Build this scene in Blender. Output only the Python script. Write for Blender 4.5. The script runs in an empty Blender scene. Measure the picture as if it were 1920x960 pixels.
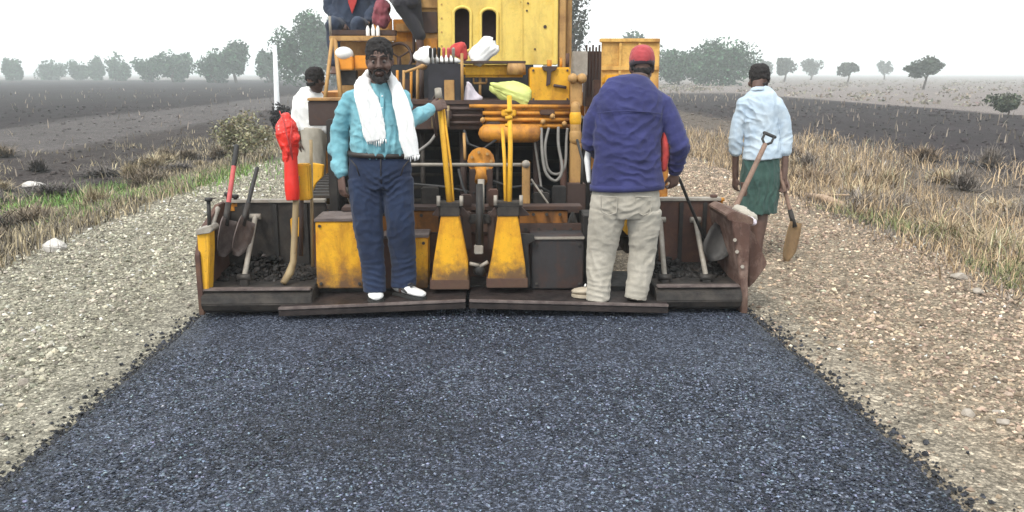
import bpy, bmesh, math, random
import numpy as np
from mathutils import Vector, Matrix
random.seed(7)
RNG = np.random.default_rng(11)
S = bpy.context.scene
COL = S.collection
R = math.radians

# ------------------------------------------------------------------ camera
F, CX, CY = 1600.0, 960.0, 480.0            # focal length and centre in photograph pixels (1920 wide)
PITCH, YAW, CAMZ = R(12.06), R(1.72), 1.65
cam_d = bpy.data.cameras.new('camera')
cam = bpy.data.objects.new('camera', cam_d); COL.objects.link(cam)
cam.location = (0, 0, CAMZ)
cam.rotation_euler = (math.pi/2 - PITCH, 0, -YAW)
cam_d.sensor_width = 36.0
cam_d.lens = 36.0 * F / 1920.0
cam_d.clip_start = 0.05; cam_d.clip_end = 6000
S.camera = cam
CM = cam.rotation_euler.to_matrix()

# ------------------------------------------------------------------ world, sun, exposure
SUN_EL, SUN_AZ = R(52), R(-148)             # azimuth from +Y (road direction) towards +X: behind the camera, to its left
w = bpy.data.worlds.new('World'); S.world = w; w.use_nodes = True
nt = w.node_tree; nt.nodes.clear()
out = nt.nodes.new('ShaderNodeOutputWorld'); bg = nt.nodes.new('ShaderNodeBackground')
sky = nt.nodes.new('ShaderNodeTexSky'); sky.sky_type = 'NISHITA'; sky.sun_disc = False
sky.sun_elevation = SUN_EL; sky.sun_rotation = SUN_AZ
sky.air_density = 1.0; sky.dust_density = 6.0; sky.ozone_density = 1.0
hs = nt.nodes.new('ShaderNodeHueSaturation'); hs.inputs['Saturation'].default_value = 0.22; hs.inputs['Value'].default_value = 1.0
mx = nt.nodes.new('ShaderNodeMix'); mx.data_type = 'RGBA'; mx.inputs[0].default_value = 0.72
mx.inputs[7].default_value = (12.4, 13.1, 13.0, 1)     # the even white of the overcast
nt.links.new(sky.outputs[0], hs.inputs['Color']); nt.links.new(hs.outputs[0], mx.inputs[6])
nt.links.new(mx.outputs[2], bg.inputs['Color']); bg.inputs['Strength'].default_value = 0.105
nt.links.new(bg.outputs[0], out.inputs['Surface'])
sun_d = bpy.data.lights.new('sun', 'SUN'); sun_d.energy = 1.5; sun_d.angle = R(10); sun_d.color = (1, 0.93, 0.82)
sun = bpy.data.objects.new('sun', sun_d); COL.objects.link(sun)
sv = Vector((math.sin(SUN_AZ)*math.cos(SUN_EL), math.cos(SUN_AZ)*math.cos(SUN_EL), math.sin(SUN_EL)))
sun.rotation_euler = sv.to_track_quat('Z', 'Y').to_euler(); sun.location = (-5, -6, 12)
S.view_settings.view_transform = 'Standard'; S.view_settings.look = 'None'
S.view_settings.exposure = 0.62; S.view_settings.gamma = 1.0
S.cycles.max_bounces = 6; S.cycles.volume_bounces = 1

# ------------------------------------------------------------------ pixel -> place
def at(px, py, Y):
    d = CM @ Vector(((px-CX)/F, (CY-py)/F, -1))
    t = Y/d.y
    return Vector((d.x*t, Y, CAMZ + d.z*t))
def ppm(p):                                  # photograph pixels per metre at a point
    v = CM.inverted() @ (Vector(p) - Vector((0, 0, CAMZ)))
    return F/(-v.z)

# ------------------------------------------------------------------ noise
def _h(ix, iy, iz, s):
    n = (ix*374761393 + iy*668265263 + iz*2147483647*3 + s*974711) & 0xffffffff
    n = ((n ^ (n >> 13))*1274126177) & 0xffffffff
    n = ((n ^ (n >> 15))*2246822519) & 0xffffffff
    return ((n ^ (n >> 16)) & 0xffffff)/float(0xffffff)
def vnoise(p, s=0):                          # value noise, -1..1, p (n,3)
    p = np.asarray(p, float); i = np.floor(p).astype(np.int64); f = p-i
    f = f*f*(3-2*f); r = 0
    for a in (0, 1):
        for b in (0, 1):
            for c in (0, 1):
                wgt = (f[:, 0] if a else 1-f[:, 0])*(f[:, 1] if b else 1-f[:, 1])*(f[:, 2] if c else 1-f[:, 2])
                r = r + wgt*_h(i[:, 0]+a, i[:, 1]+b, i[:, 2]+c, s)
    return r*2-1
def fbm(p, s=0, o=4):
    r = 0; a = 1; t = 0; p = np.asarray(p, float)
    for k in range(o):
        r = r + a*vnoise(p*2**k + 17.3*k, s+k); t += a; a *= .5
    return r/t
def n2(x, y, sc, s=0, o=4):
    return fbm(np.stack([np.ravel(x)*sc, np.ravel(y)*sc, np.full(np.size(x), .37)], 1), s, o)

# ------------------------------------------------------------------ materials
class NT:
    def __init__(self, name):
        self.m = bpy.data.materials.new(name); self.m.use_nodes = True
        self.t = self.m.node_tree; self.b = self.t.nodes['Principled BSDF']
        self.co = self.t.nodes.new('ShaderNodeTexCoord').outputs['Object']
    def n(self, k): return self.t.nodes.new(k)
    def l(self, a, b): self.t.links.new(a, b)
    def noise(self, sc, det=6, rough=.6, dist=0, vec=None, stretch=None):
        x = self.n('ShaderNodeTexNoise'); x.inputs['Scale'].default_value = sc; x.inputs['Detail'].default_value = det
        x.inputs['Roughness'].default_value = rough; x.inputs['Distortion'].default_value = dist
        v = vec or self.co
        if stretch:
            mp = self.n('ShaderNodeMapping'); mp.inputs['Scale'].default_value = stretch; self.l(v, mp.inputs[0]); v = mp.outputs[0]
        self.l(v, x.inputs['Vector']); return x.outputs[0]
    def vor(self, sc, feat='F1', out='Distance', rnd=1):
        x = self.n('ShaderNodeTexVoronoi'); x.inputs['Scale'].default_value = sc; x.feature = feat
        x.inputs['Randomness'].default_value = rnd
        self.l(self.co, x.inputs['Vector']); return x.outputs[out]
    def ramp(self, fac, stops, mode='LINEAR'):
        x = self.n('ShaderNodeValToRGB'); e = x.color_ramp.elements; x.color_ramp.interpolation = mode
        while len(e) < len(stops): e.new(.5)
        for el, (p, c) in zip(e, stops):
            el.position = p; el.color = (c, c, c, 1) if isinstance(c, (int, float)) else (*c, 1)
        self.l(fac, x.inputs[0]); return x.outputs[0]
    def mix(self, f, a, b, mode='MIX'):
        x = self.n('ShaderNodeMix'); x.data_type = 'RGBA'; x.blend_type = mode
        for v, i in ((f, 0), (a, 6), (b, 7)):
            if isinstance(v, (int, float)): x.inputs[i].default_value = v if i == 0 else (v, v, v, 1)
            elif isinstance(v, tuple): x.inputs[i].default_value = (*v, 1)
            else: self.l(v, x.inputs[i])
        return x.outputs[2]
    def math(self, op, a, b=0.0):
        x = self.n('ShaderNodeMath'); x.operation = op
        for v, i in ((a, 0), (b, 1)):
            if isinstance(v, (int, float)): x.inputs[i].default_value = v
            else: self.l(v, x.inputs[i])
        return x.outputs[0]
    def col(self, c):
        if isinstance(c, tuple): self.b.inputs['Base Color'].default_value = (*c, 1)
        else: self.l(c, self.b.inputs['Base Color'])
    def rough(self, r):
        if isinstance(r, (int, float)): self.b.inputs['Roughness'].default_value = r
        else: self.l(r, self.b.inputs['Roughness'])
    def bump(self, h, st=.3, dist=.01):
        x = self.n('ShaderNodeBump'); x.inputs['Strength'].default_value = st; x.inputs['Distance'].default_value = dist
        self.l(h, x.inputs['Height']); self.l(x.outputs[0], self.b.inputs['Normal'])
    def attr(self, name):
        x = self.n('ShaderNodeAttribute'); x.attribute_name = name; return x.outputs['Color']

def paint(name, c, rust=(.16, .062, .022), wear=.5, grime=0.0, gh=.25, rough=.55, dark=(.03, .025, .022)):
    """old machine paint: rust patches, oily streaks running down, chips, and caked tar near the base"""
    t = NT(name)
    a = t.noise(5, 9, .68, .4)
    f = t.ramp(a, [(.62-wear*.22, 0.0), (.74-wear*.12, .85)])
    lo = tuple(x*.72 for x in c); c1 = t.mix(t.noise(2.3, 5), c, (c[0]*.86, c[1]*.72, c[2]*.7))
    c1 = t.mix(t.ramp(t.noise(28, 5, .7), [(.5, 0.0), (.68, .5)]), c1, lo)
    c2 = t.mix(f, c1, rust)
    st = t.ramp(t.noise(7, 6, .65, .2, stretch=(3.2, 3.2, .35)), [(.56, 0.0), (.72, .55*min(1, wear+.3))])
    c2 = t.mix(st, c2, tuple(x*.8 for x in rust))
    c2 = t.mix(t.ramp(t.noise(3.1, 8, .72, .5, stretch=(1.5, 1.5, .8)), [(.46, 0.0), (.7, min(.8, .25+wear*.75))]), c2, (c[0]*.33+.02, c[1]*.24+.012, c[2]*.3+.008))
    ch = t.ramp(t.noise(60, 4, .7), [(.64, 0.0), (.70, .8)])
    c2 = t.mix(ch, c2, dark)
    if grime > 0:
        sp = t.n('ShaderNodeSeparateXYZ'); t.l(t.co, sp.inputs[0])
        z = t.math('DIVIDE', sp.outputs[2], gh)
        g = t.math('ADD', t.math('SUBTRACT', 1.0, z), t.math('MULTIPLY', t.math('SUBTRACT', t.noise(9, 7, .7), .5), 2.6))
        c2 = t.mix(t.ramp(g, [(.2, 0.0), (1.0, grime)]), c2, (.085, .05, .032))
    t.col(c2); t.rough(t.ramp(a, [(.3, rough), (.7, .85)]))
    t.bump(t.noise(45, 6, .7), .25, .004); return t.m

def metal(name, c, c2, rough=.6, met=.35, sc=8):
    t = NT(name); a = t.noise(sc, 8, .7, .3)
    k = t.mix(t.ramp(a, [(.4, 0.0), (.62, 1.0)]), c, c2)
    k = t.mix(t.ramp(t.noise(50, 4, .7), [(.6, 0.0), (.75, .6)]), k, tuple(x*.45 for x in c))
    t.col(k); t.rough(t.ramp(t.noise(14, 5), [(.3, rough-.12), (.7, min(1, rough+.2))])); t.b.inputs['Metallic'].default_value = met
    t.bump(t.noise(60, 6, .7), .3, .004); return t.m

def fabric(name, c, c2=None, sheen=.1, rough=.95, weave=420):
    t = NT(name); c2 = c2 or tuple(x*.8 for x in c)
    k = t.mix(t.ramp(t.noise(7, 6, .6), [(.38, 0.0), (.62, 1.0)]), c, c2)
    k = t.mix(t.ramp(t.noise(weave, 2, .5), [(.45, 0.0), (.6, .3)]), k, tuple(x*.65 for x in c2))
    t.col(k); t.rough(rough); t.b.inputs['Sheen Weight'].default_value = sheen
    t.bump(t.noise(90, 5, .6), .3, .005); return t.m

def plain(name, c, rough=.6, var=.25, sc=20, met=0):
    t = NT(name); t.col(t.mix(t.ramp(t.noise(sc, 5), [(.35, 0.0), (.65, 1.0)]), c, tuple(x*(1-var) for x in c)))
    t.rough(rough); t.b.inputs['Metallic'].default_value = met; t.bump(t.noise(sc*4, 4), .15, .003); return t.m

M = {}
M['yellow'] = paint('yellow_paint', (.78, .43, .012), rust=(.46, .18, .012), wear=.75, grime=.9, gh=.24)
M['yellow_c'] = paint('yellow_paint_clean', (.74, .42, .02), rust=(.36, .15, .02), wear=.4)
M['hood'] = paint('pale_yellow_paint', (.76, .61, .15), rust=(.62, .42, .07), wear=.3, dark=(.2, .16, .04))
M['orange'] = paint('orange_paint', (.60, .27, .025), rust=(.17, .075, .03), wear=.8)
M['tan'] = paint('tan_paint', (.45, .28, .10), rust=(.2, .10, .045), wear=.65)
M['amber'] = paint('amber_paint', (.76, .50, .14), rust=(.4, .2, .05), wear=.6)
M['olive'] = paint('olive_dusty_paint', (.30, .24, .13), rust=(.17, .11, .06), wear=.5)
M['mud'] = paint('muddy_blade', (.22, .15, .075), rust=(.12, .07, .035), wear=.6, rough=.9)
M['brown'] = paint('brown_paint', (.055, .036, .032), rust=(.095, .045, .025), wear=.6)
M['darkbox'] = paint('dark_box_paint', (.03, .03, .034), rust=(.075, .035, .025), wear=.6, rough=.6)
M['rust'] = paint('rusty_steel', (.085, .045, .036), rust=(.15, .075, .045), wear=.6, grime=.6, gh=.2, rough=.75)
M['dustrust'] = paint('dusty_rust', (.105, .058, .045), rust=(.30, .21, .175), wear=.75, grime=.5, gh=.2, rough=.85)
M['slotpanel'] = plain('slot_interior', (.11, .075, .085), .8, .4, 5)
M['rustpanel'] = paint('rusty_panel', (.30, .125, .018), rust=(.05, .03, .022), wear=.8)
M['plate'] = metal('worn_deck_plate', (.015, .0115, .012), (.040, .029, .028), .55, .3)
M['lip'] = metal('worn_bright_edge', (.11, .085, .082), (.22, .18, .17), .5, .4)
M['steel'] = metal('dusty_steel', (.018, .016, .016), (.05, .042, .037), .65, .2)
M['bar'] = metal('dusty_bar', (.25, .22, .19), (.36, .33, .29), .6, .2)
M['black'] = metal('tarry_black', (.014, .013, .014), (.03, .027, .026), .6, .1)
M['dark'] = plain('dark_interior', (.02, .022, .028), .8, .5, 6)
M['rubber'] = plain('rubber', (.03, .03, .032), .7)
M['hose'] = plain('grey_hose', (.2, .19, .18), .6)
M['wood'] = fabric('weathered_wood', (.26, .17, .13), (.17, .11, .085), 0, .8, 60)
M['redwood'] = plain('red_painted_handle', (.55, .1, .1), .6, .3)
M['redbag'] = plain('red_plastic', (.75, .035, .025), .32, .2, 9)
M['white'] = fabric('white_cotton', (.82, .82, .82), (.74, .75, .77))
M['teal'] = fabric('teal_shirt', (.20, .43, .50), (.14, .35, .43))
M['navy'] = fabric('navy_trousers', (.013, .027, .070), (.009, .018, .050))
M['jacket'] = fabric('blue_jacket', (.030, .034, .135), (.02, .023, .095))
M['khaki'] = fabric('pale_grey_trousers', (.43, .40, .35), (.35, .325, .28))
M['paleblue'] = fabric('pale_blue_shirt', (.50, .59, .68), (.38, .48, .60))
M['green'] = fabric('green_cloth', (.042, .095, .082), (.028, .068, .062))
M['charcoal'] = fabric('charcoal_cloth', (.035, .034, .045), (.025, .025, .03))
M['denim'] = fabric('dark_denim', (.035, .05, .085), (.022, .03, .055))
M['redcloth'] = fabric('red_cloth', (.5, .06, .055), (.4, .04, .04))
M['maroon'] = fabric('maroon_cloth', (.26, .07, .09), (.19, .05, .07))
M['cap'] = fabric('red_cap', (.40, .06, .07), (.30, .04, .05))
M['capdark'] = fabric('dark_cap_back', (.045, .03, .045))
M['lime'] = plain('lime_plastic', (.62, .68, .22), .4, .2, 8)
M['whitebag'] = plain('white_plastic', (.8, .8, .8), .4, .12, 8)
M['lilac'] = plain('pale_paper', (.68, .62, .70), .7, .2, 8)
M['lamp'] = plain('orange_plastic', (.75, .28, .02), .4, .15)
M['skin'] = plain('dark_skin', (.115, .066, .054), .62, .25, 14)
M['hair'] = fabric('black_hair', (.014, .012, .013), (.02, .017, .018), 0, .9, 300)
M['eye'] = plain('eye_white', (.13, .105, .095), .5, .05)
M['iris'] = plain('eye_dark', (.01, .008, .008), .2, .05)
M['lips'] = plain('lips', (.055, .028, .026), .45, .1)
M['shoe'] = plain('white_leather', (.72, .72, .72), .5, .12, 18)
M['sole'] = plain('black_sole', (.03, .03, .03), .7)
M['shoetan'] = plain('tan_leather', (.42, .36, .28), .6, .25, 18)
M['belt'] = plain('belt_leather', (.025, .018, .016), .5)
M['rock'] = metal('pale_rock', (.58, .55, .53), (.42, .40, .38), .9, 0, 12)
M['rockdark'] = metal('field_rock', (.36, .32, .28), (.24, .21, .185), .95, 0, 14)
M['bark'] = fabric('bark', (.14, .11, .09), (.09, .07, .06), 0, .95, 40)
M['drywood'] = fabric('dry_wood', (.42, .31, .22), (.3, .21, .15), 0, .9, 50)
M['post'] = plain('whitewashed_post', (.72, .74, .78), .8, .2, 6)

# ------------------------------------------------------------------ objects and tags
WL = {}                                      # world location of every object made
def tag(o, label, cat, group=None, kind=None):
    if label: o['label'] = label
    if cat: o['category'] = cat
    if group: o['group'] = group
    if kind: o['kind'] = kind
    return o
def empty(name, loc, label, cat, group=None):
    o = bpy.data.objects.new(name, None); COL.objects.link(o); o.location = loc; o.empty_display_size = .1
    WL[o] = Vector(loc); return tag(o, label, cat, group)
def link(name, me, parent=None, mat=None):
    """link a mesh given in world coordinates: its origin goes to the base of its bounds, its parent is kept"""
    n = len(me.vertices); co = np.empty(n*3, np.float32); me.vertices.foreach_get('co', co); co = co.reshape(-1, 3)
    lo, hi = co.min(0), co.max(0); c = np.array([(lo[0]+hi[0])/2, (lo[1]+hi[1])/2, lo[2]], np.float32)
    me.vertices.foreach_set('co', (co-c).ravel()); me.update()
    if mat: me.materials.clear(); me.materials.append(mat)
    o = bpy.data.objects.new(name, me); COL.objects.link(o); wl = Vector([float(v) for v in c]); WL[o] = wl
    if parent: o.parent = parent; o.location = wl-WL[parent]
    else: o.location = wl
    return o
def raw(name, V, Fc, mat, smooth=False, cols=None):
    """mesh from numpy arrays; Fc (n,k) of one face size"""
    me = bpy.data.meshes.new(name); V = np.asarray(V, np.float32); Fc = np.asarray(Fc, np.int32); k = Fc.shape[1]
    me.vertices.add(len(V)); me.vertices.foreach_set('co', V.ravel())
    me.loops.add(Fc.size); me.loops.foreach_set('vertex_index', Fc.ravel())
    me.polygons.add(len(Fc)); me.polygons.foreach_set('loop_start', np.arange(len(Fc), dtype=np.int32)*k)
    me.polygons.foreach_set('use_smooth', np.full(len(Fc), smooth)); me.update(calc_edges=True)
    if cols is not None:
        a = me.color_attributes.new('tint', 'FLOAT_COLOR', 'POINT')
        a.data.foreach_set('color', np.concatenate([cols, np.ones((len(V), 1))], 1).astype(np.float32).ravel())
    me.materials.append(mat); me.validate(); return me

class B:
    """collects solid shapes in world coordinates and links them as ONE mesh"""
    def __init__(self): self.bm = bmesh.new()
    def _bev(self, bm, w, seg=2):
        if w > 0:
            e = [e for e in bm.edges if len(e.link_faces) == 2 and e.calc_face_angle(0) > .5]
            if e: bmesh.ops.bevel(bm, geom=e, offset=w, segments=seg, affect='EDGES', clamp_overlap=True)
        me = bpy.data.meshes.new('t'); bm.to_mesh(me); bm.free(); self.bm.from_mesh(me); bpy.data.meshes.remove(me); return self
    def box(self, lo, hi, bev=.005, M4=None):
        bm = bmesh.new(); bmesh.ops.create_cube(bm, size=1)
        for v in bm.verts: v.co = Vector([lo[i] + (v.co[i]+.5)*(hi[i]-lo[i]) for i in range(3)])
        if M4: bmesh.ops.transform(bm, matrix=M4, verts=bm.verts)
        return self._bev(bm, bev)
    def prism(self, pts, thick, bev=.004):
        """polygon of 3-D points pushed along the vector thick"""
        bm = bmesh.new(); th = Vector(thick)
        a = [bm.verts.new(p) for p in pts]; b = [bm.verts.new(Vector(p)+th) for p in pts]; n = len(a)
        bm.faces.new(a); bm.faces.new(b[::-1])
        for i in range(n): bm.faces.new((a[i], b[i], b[(i+1) % n], a[(i+1) % n]))
        bmesh.ops.recalc_face_normals(bm, faces=bm.faces)
        return self._bev(bm, bev)
    def tube(self, pts, rads, side=None, n=12, cap=True, dome=False):
        """rings of radius r or (rx, ry) strung along pts; rx lies along side"""
        bm = bmesh.new(); pts = [Vector(p) for p in pts]
        if not isinstance(rads, (list, tuple)): rads = [rads]*len(pts)
        rads = [r if isinstance(r, (list, tuple)) else (r, r) for r in rads]
        if dome:
            t0 = (pts[0]-pts[1]).normalized(); t1 = (pts[-1]-pts[-2]).normalized(); P, Q = [], []
            for a in (.08, .38, .7): 
                r = rads[0]; m = min(r); P.append((pts[0]+t0*m*math.cos(a*math.pi/2), (r[0]*math.sin(a*math.pi/2), r[1]*math.sin(a*math.pi/2))))
                r = rads[-1]; m = min(r); Q.append((pts[-1]+t1*m*math.cos(a*math.pi/2), (r[0]*math.sin(a*math.pi/2), r[1]*math.sin(a*math.pi/2))))
            rads = [p[1] for p in P]+rads+[q[1] for q in Q[::-1]]; pts = [p[0] for p in P]+pts+[q[0] for q in Q[::-1]]
        prev = None; s = Vector(side) if side is not None else None
        for i, p in enumerate(pts):
            t = (pts[min(i+1, len(pts)-1)]-pts[max(i-1, 0)]).normalized()
            if s is None:
                s = Vector((1, 0, 0)) if abs(t.x) < .8 else Vector((0, 1, 0))
            a = (s-t*s.dot(t)); a = a.normalized() if a.length > 1e-6 else t.orthogonal().normalized()
            if side is None: s = a
            b = t.cross(a); rx, ry = rads[i]
            ring = [bm.verts.new(p+a*rx*math.cos(2*math.pi*k/n)+b*ry*math.sin(2*math.pi*k/n)) for k in range(n)]
            if prev:
                for k in range(n): 
                    f = bm.faces.new((prev[k], prev[(k+1) % n], ring[(k+1) % n], ring[k])); f.smooth = True
            elif cap: bm.faces.new(ring[::-1])
            prev = ring
        if cap: bm.faces.new(prev)
        bmesh.ops.recalc_face_normals(bm, faces=bm.faces)
        return self._bev(bm, 0)
    def ball(self, c, r, sub=2, squash=(1, 1, 1)):
        bm = bmesh.new(); bmesh.ops.create_icosphere(bm, subdivisions=sub, radius=1)
        for v in bm.verts: v.co = Vector([c[i]+v.co[i]*squash[i]*r for i in range(3)])
        for f in bm.faces: f.smooth = True
        return self._bev(bm, 0)
    # the same, given in photograph pixels at a depth Y
    def pbox(self, x0, y0, x1, y1, Y, dep, bev=.005):
        xm, ym = (x0+x1)/2, (y0+y1)/2
        return self.box((at(x0, ym, Y).x, Y, at(xm, y1, Y).z), (at(x1, ym, Y).x, Y+dep, at(xm, y0, Y).z), bev)
    def pprism(self, poly, Y, dep, bev=.004): return self.prism([at(x, y, Y) for x, y in poly], (0, dep, 0), bev)
    def ptube(self, pts, r, n=10, **k): return self.tube([at(*p) for p in pts], r, n=n, **k)
    def mesh(self, name):
        me = bpy.data.meshes.new(name); self.bm.to_mesh(me); self.bm.free(); return me
    def obj(self, name, mat, parent=None, smooth=False):
        me = self.mesh(name)
        if smooth:
            for p in me.polygons: p.use_smooth = True
        return link(name, me, parent, mat)
    def soft(self, name, mat, parent=None, voxel=.008, it=3, wr=(), fac=.5, bands=()):
        """one continuous surface out of everything collected, with folds wr = [(amplitude, (sx, sy, sz), ridge, seed)]"""
        me = self.mesh(name); o = bpy.data.objects.new('t', me); COL.objects.link(o)
        m = o.modifiers.new('r', 'REMESH'); m.mode = 'VOXEL'; m.voxel_size = voxel
        m = o.modifiers.new('s', 'SMOOTH'); m.factor = fac; m.iterations = it
        dg = bpy.context.evaluated_depsgraph_get()
        me2 = bpy.data.meshes.new_from_object(o.evaluated_get(dg)); bpy.data.objects.remove(o); bpy.data.meshes.remove(me)
        me2.name = name; fold(me2, wr); crease(me2, bands)
        me2.polygons.foreach_set('use_smooth', np.ones(len(me2.polygons), bool)); me2.update()
        return link(name, me2, parent, mat)
def crease(me, bands):
    """runs of cloth folds round strained places: (centre, direction across the folds, spacing, depth, reach)"""
    n = len(me.vertices)
    if not bands: return
    co = np.empty(n*3, np.float32); no = np.empty(n*3, np.float32)
    me.vertices.foreach_get('co', co); me.vertex_normals.foreach_get('vector', no); co = co.reshape(-1, 3).astype(float); no = no.reshape(-1, 3); d = np.zeros(n)
    for k, (c, ax, lam, amp, R_) in enumerate(bands):
        q = co-np.array(c); ax = np.array(ax, float); ax /= np.linalg.norm(ax); r = np.linalg.norm(q, axis=1)
        ph = (q@ax)/lam+.55*vnoise(co*9+k*3.7, 60+k)+.25*vnoise(co*22+k, 90+k)
        s = 1-2*np.abs(np.sin(math.pi*ph))**.9                       # sharp crests, round valleys
        d += amp*np.exp(-(r/R_)**2)*s*(.65+.5*vnoise(co*6+k*1.3, 30+k))
    me.vertices.foreach_set('co', (co+no*d[:, None]).astype(np.float32).ravel()); me.update()
def fold(me, wr):
    n = len(me.vertices)
    for amp, sc, ridge, seed in wr:
        co = np.empty(n*3, np.float32); no = np.empty(n*3, np.float32)
        me.vertices.foreach_get('co', co); me.vertex_normals.foreach_get('vector', no); co = co.reshape(-1, 3); no = no.reshape(-1, 3)
        q = co.astype(float)@np.array([[1, .25, .35], [-.2, 1, .1], [-.3, .15, 1]]).T
        v = vnoise(q*np.array(sc), seed)+.35*vnoise(q*np.array(sc)*2.1+5, seed+1)
        if ridge: v = 1-2*np.abs(v)**.8
        me.vertices.foreach_set('co', (co+no*(amp*v)[:, None]).ravel()); me.update()
# ================================================================== THE SETTING
def sst(a, b, x): t = np.clip((x-a)/(b-a), 0, 1); return t*t*(3-2*t)
def terr(x, y):
    x = np.asarray(x, float); y = np.asarray(y, float); sh = x.shape; xr, yr = x.ravel(), y.ravel()
    u = np.abs(xr+.09)
    z = -.045-.02*np.clip(u-1.8, 0, 2.6)-.42*sst(4.1, 6.6, u)
    f = sst(4.0, 6.0, u); nearf = np.exp(-np.abs(yr)/60)
    z = z+n2(xr, yr, .9, 3, 3)*(.014+.05*f)+n2(xr, yr, 4.0, 8, 3)*(.008+.055*f*sst(6, 9, u))*nearf+n2(xr, yr, .08, 5, 2)*.10*f
    z = z+.05*np.sin(xr*5.2+2.2*n2(xr, yr, .12, 14, 2))*sst(8, 10, u)*(1-sst(28, 30, u))*(.5+.6*n2(xr, yr, .3, 15, 2))
    z = z+.04*np.exp(-((u-3.9)/.5)**2)*(1+n2(xr, yr, 1.2, 9, 2))+.028*np.exp(-((u-2.75)/.22)**2)*(.6+n2(xr, yr*.5, 1.0, 10, 3))+.02*n2(xr, yr*.22, 2.6, 12, 3)*(u > 1.9)*(u < 4.6)
    return z.reshape(sh)
def soil(x, y):
    """what the ground is made of: gravel shoulder, dry verge, ploughed black soil, pale stubble"""
    j = n2(x, y, .25, 21, 4)*1.6+n2(x, y, 1.3, 22, 3)*.5
    u = np.abs(x+.09); nb = n2(x, y, .7, 23, 5)[:, None]
    gravel = np.array([.315, .295, .235]); brown = np.array([.34, .25, .18]); verge = np.array([.135, .11, .092]); black = np.array([.034, .027, .030])
    grey = np.array([.115, .102, .102]); pale = np.array([.25, .215, .205]); green = np.array([.11, .14, .06])
    right = x > 0
    c = np.where(right[:, None], gravel*.45+brown*.55, gravel)*(1+.28*nb)
    dust = np.exp(-((u-2.15)/.28)**2)[:, None]; c = c*(1-.5*dust)+np.array([.29, .27, .23])*.5*dust
    a = sst(3.9, 4.9, u+.3*j)[:, None]; c = c*(1-a)+verge*(1+.25*nb)*a
    # left: grey field to 20 m, then ploughed black soil; right: black soil 11-29 m, then pale stubble
    k = sst(5.8, 7.2, -x+.7*j)[:, None]; c = c*(1-k)+np.array([.058, .047, .046])*(1+.4*nb)*k
    k = sst(12.2, 13.4, -x+.7*j)[:, None]; c = c*(1-k)+grey*(1+.3*nb)*k
    k = (sst(19, 20.5, -x+.6*j)*(1-sst(300, 340, y+4*j)))[:, None]; c = c*(1-k)+black*(1+.35*nb)*k
    k = (sst(19, 20.5, -x)*sst(300, 340, y+4*j)+sst(150, 200, y)*(x < 5)*(x > -20))[:, None]; k = np.clip(k, 0, 1); c = c*(1-k)+pale*k
    k = (sst(10.5, 12.5, x+.8*j)*(1-sst(95, 105, y)))[:, None]; c = c*(1-k)+black*1.15*(1+.3*nb)*k
    k = np.clip(sst(27.5, 29.5, x+.6*j)+sst(95, 105, y)*(x > 6), 0, 1)[:, None]; c = c*(1-k)+pale*(1+.12*nb)*k
    g = np.exp(-((x+5.75)/.7)**2-((y-14.6)/2.8)**2)[:, None]; c = c*(1-.7*g)+green*.7*g
    return np.clip(c, .02, .8)
def axis(a, b, step, far, n, neg=None):
    m = np.arange(a, b+1e-6, step); g = b+np.geomspace(step, far-b, n)
    l = (a-np.geomspace(step, neg, n//2)[::-1]) if neg else np.array([])
    return np.concatenate([l, m, g])
xs = np.arange(-11, 11.01, .085); gx = np.geomspace(.12, 1400, 70)
fx = np.arange(.2, 20, .2); xs = np.concatenate([-31-gx[::-1]*2, -11-fx[::-1], xs, 11+fx, 31+gx*2])
ys = np.concatenate([1-np.geomspace(.3, 120, 14)[::-1], np.arange(1, 17, .09), 17+np.geomspace(.12, 2600, 130)])
X, Yg = np.meshgrid(xs, ys); V = np.stack([X.ravel(), Yg.ravel(), terr(X, Yg).ravel()], 1)
def grid_faces(nx, ny):
    i = np.arange(nx*ny).reshape(ny, nx); return np.stack([i[:-1, :-1], i[:-1, 1:], i[1:, 1:], i[1:, :-1]], -1).reshape(-1, 4)
t = NT('earth'); a = t.attr('tint')
k = t.mix(t.ramp(t.noise(3.5, 8, .7), [(.3, .0), (.7, 1.0)]), a, .55, 'MULTIPLY')
k = t.mix(t.ramp(t.noise(16, 8, .8), [(.45, .0), (.65, .8)]), k, t.mix(1.0, k, .5, 'MULTIPLY'))
k = t.mix(t.ramp(t.noise(42, 6, .75), [(.35, 0.0), (.7, 1.0)]), k, t.mix(1.0, k, 1.5, 'MULTIPLY'))
for sc_, amt in ((34, .55), (75, .7)):      # packed pebbles: every cell its own tone, dark joints
    vc = t.n('ShaderNodeSeparateColor'); t.l(t.vor(sc_, out='Color'), vc.inputs[0])
    k = t.mix(amt, k, t.mix(1.0, k, t.ramp(vc.outputs[0], [(0, .42), (.7, 1.1), (1, 1.9)]), 'MULTIPLY'))
    k = t.mix(t.ramp(t.vor(sc_, 'DISTANCE_TO_EDGE'), [(.0, .55), (.09, 0.0)]), k, t.mix(1.0, k, .35, 'MULTIPLY'))
t.col(k); t.rough(.97); t.b.inputs['Specular IOR Level'].default_value = .15
t.bump(t.mix(.5, t.noise(30, 8, .75), t.vor(48)), .7, .03); M['earth'] = t.m
gc = soil(V[:, 0], V[:, 1])
g = link('ground', raw('ground', V, grid_faces(len(xs), len(ys)), M['earth'], True, gc)); g['kind'] = 'structure'

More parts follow.
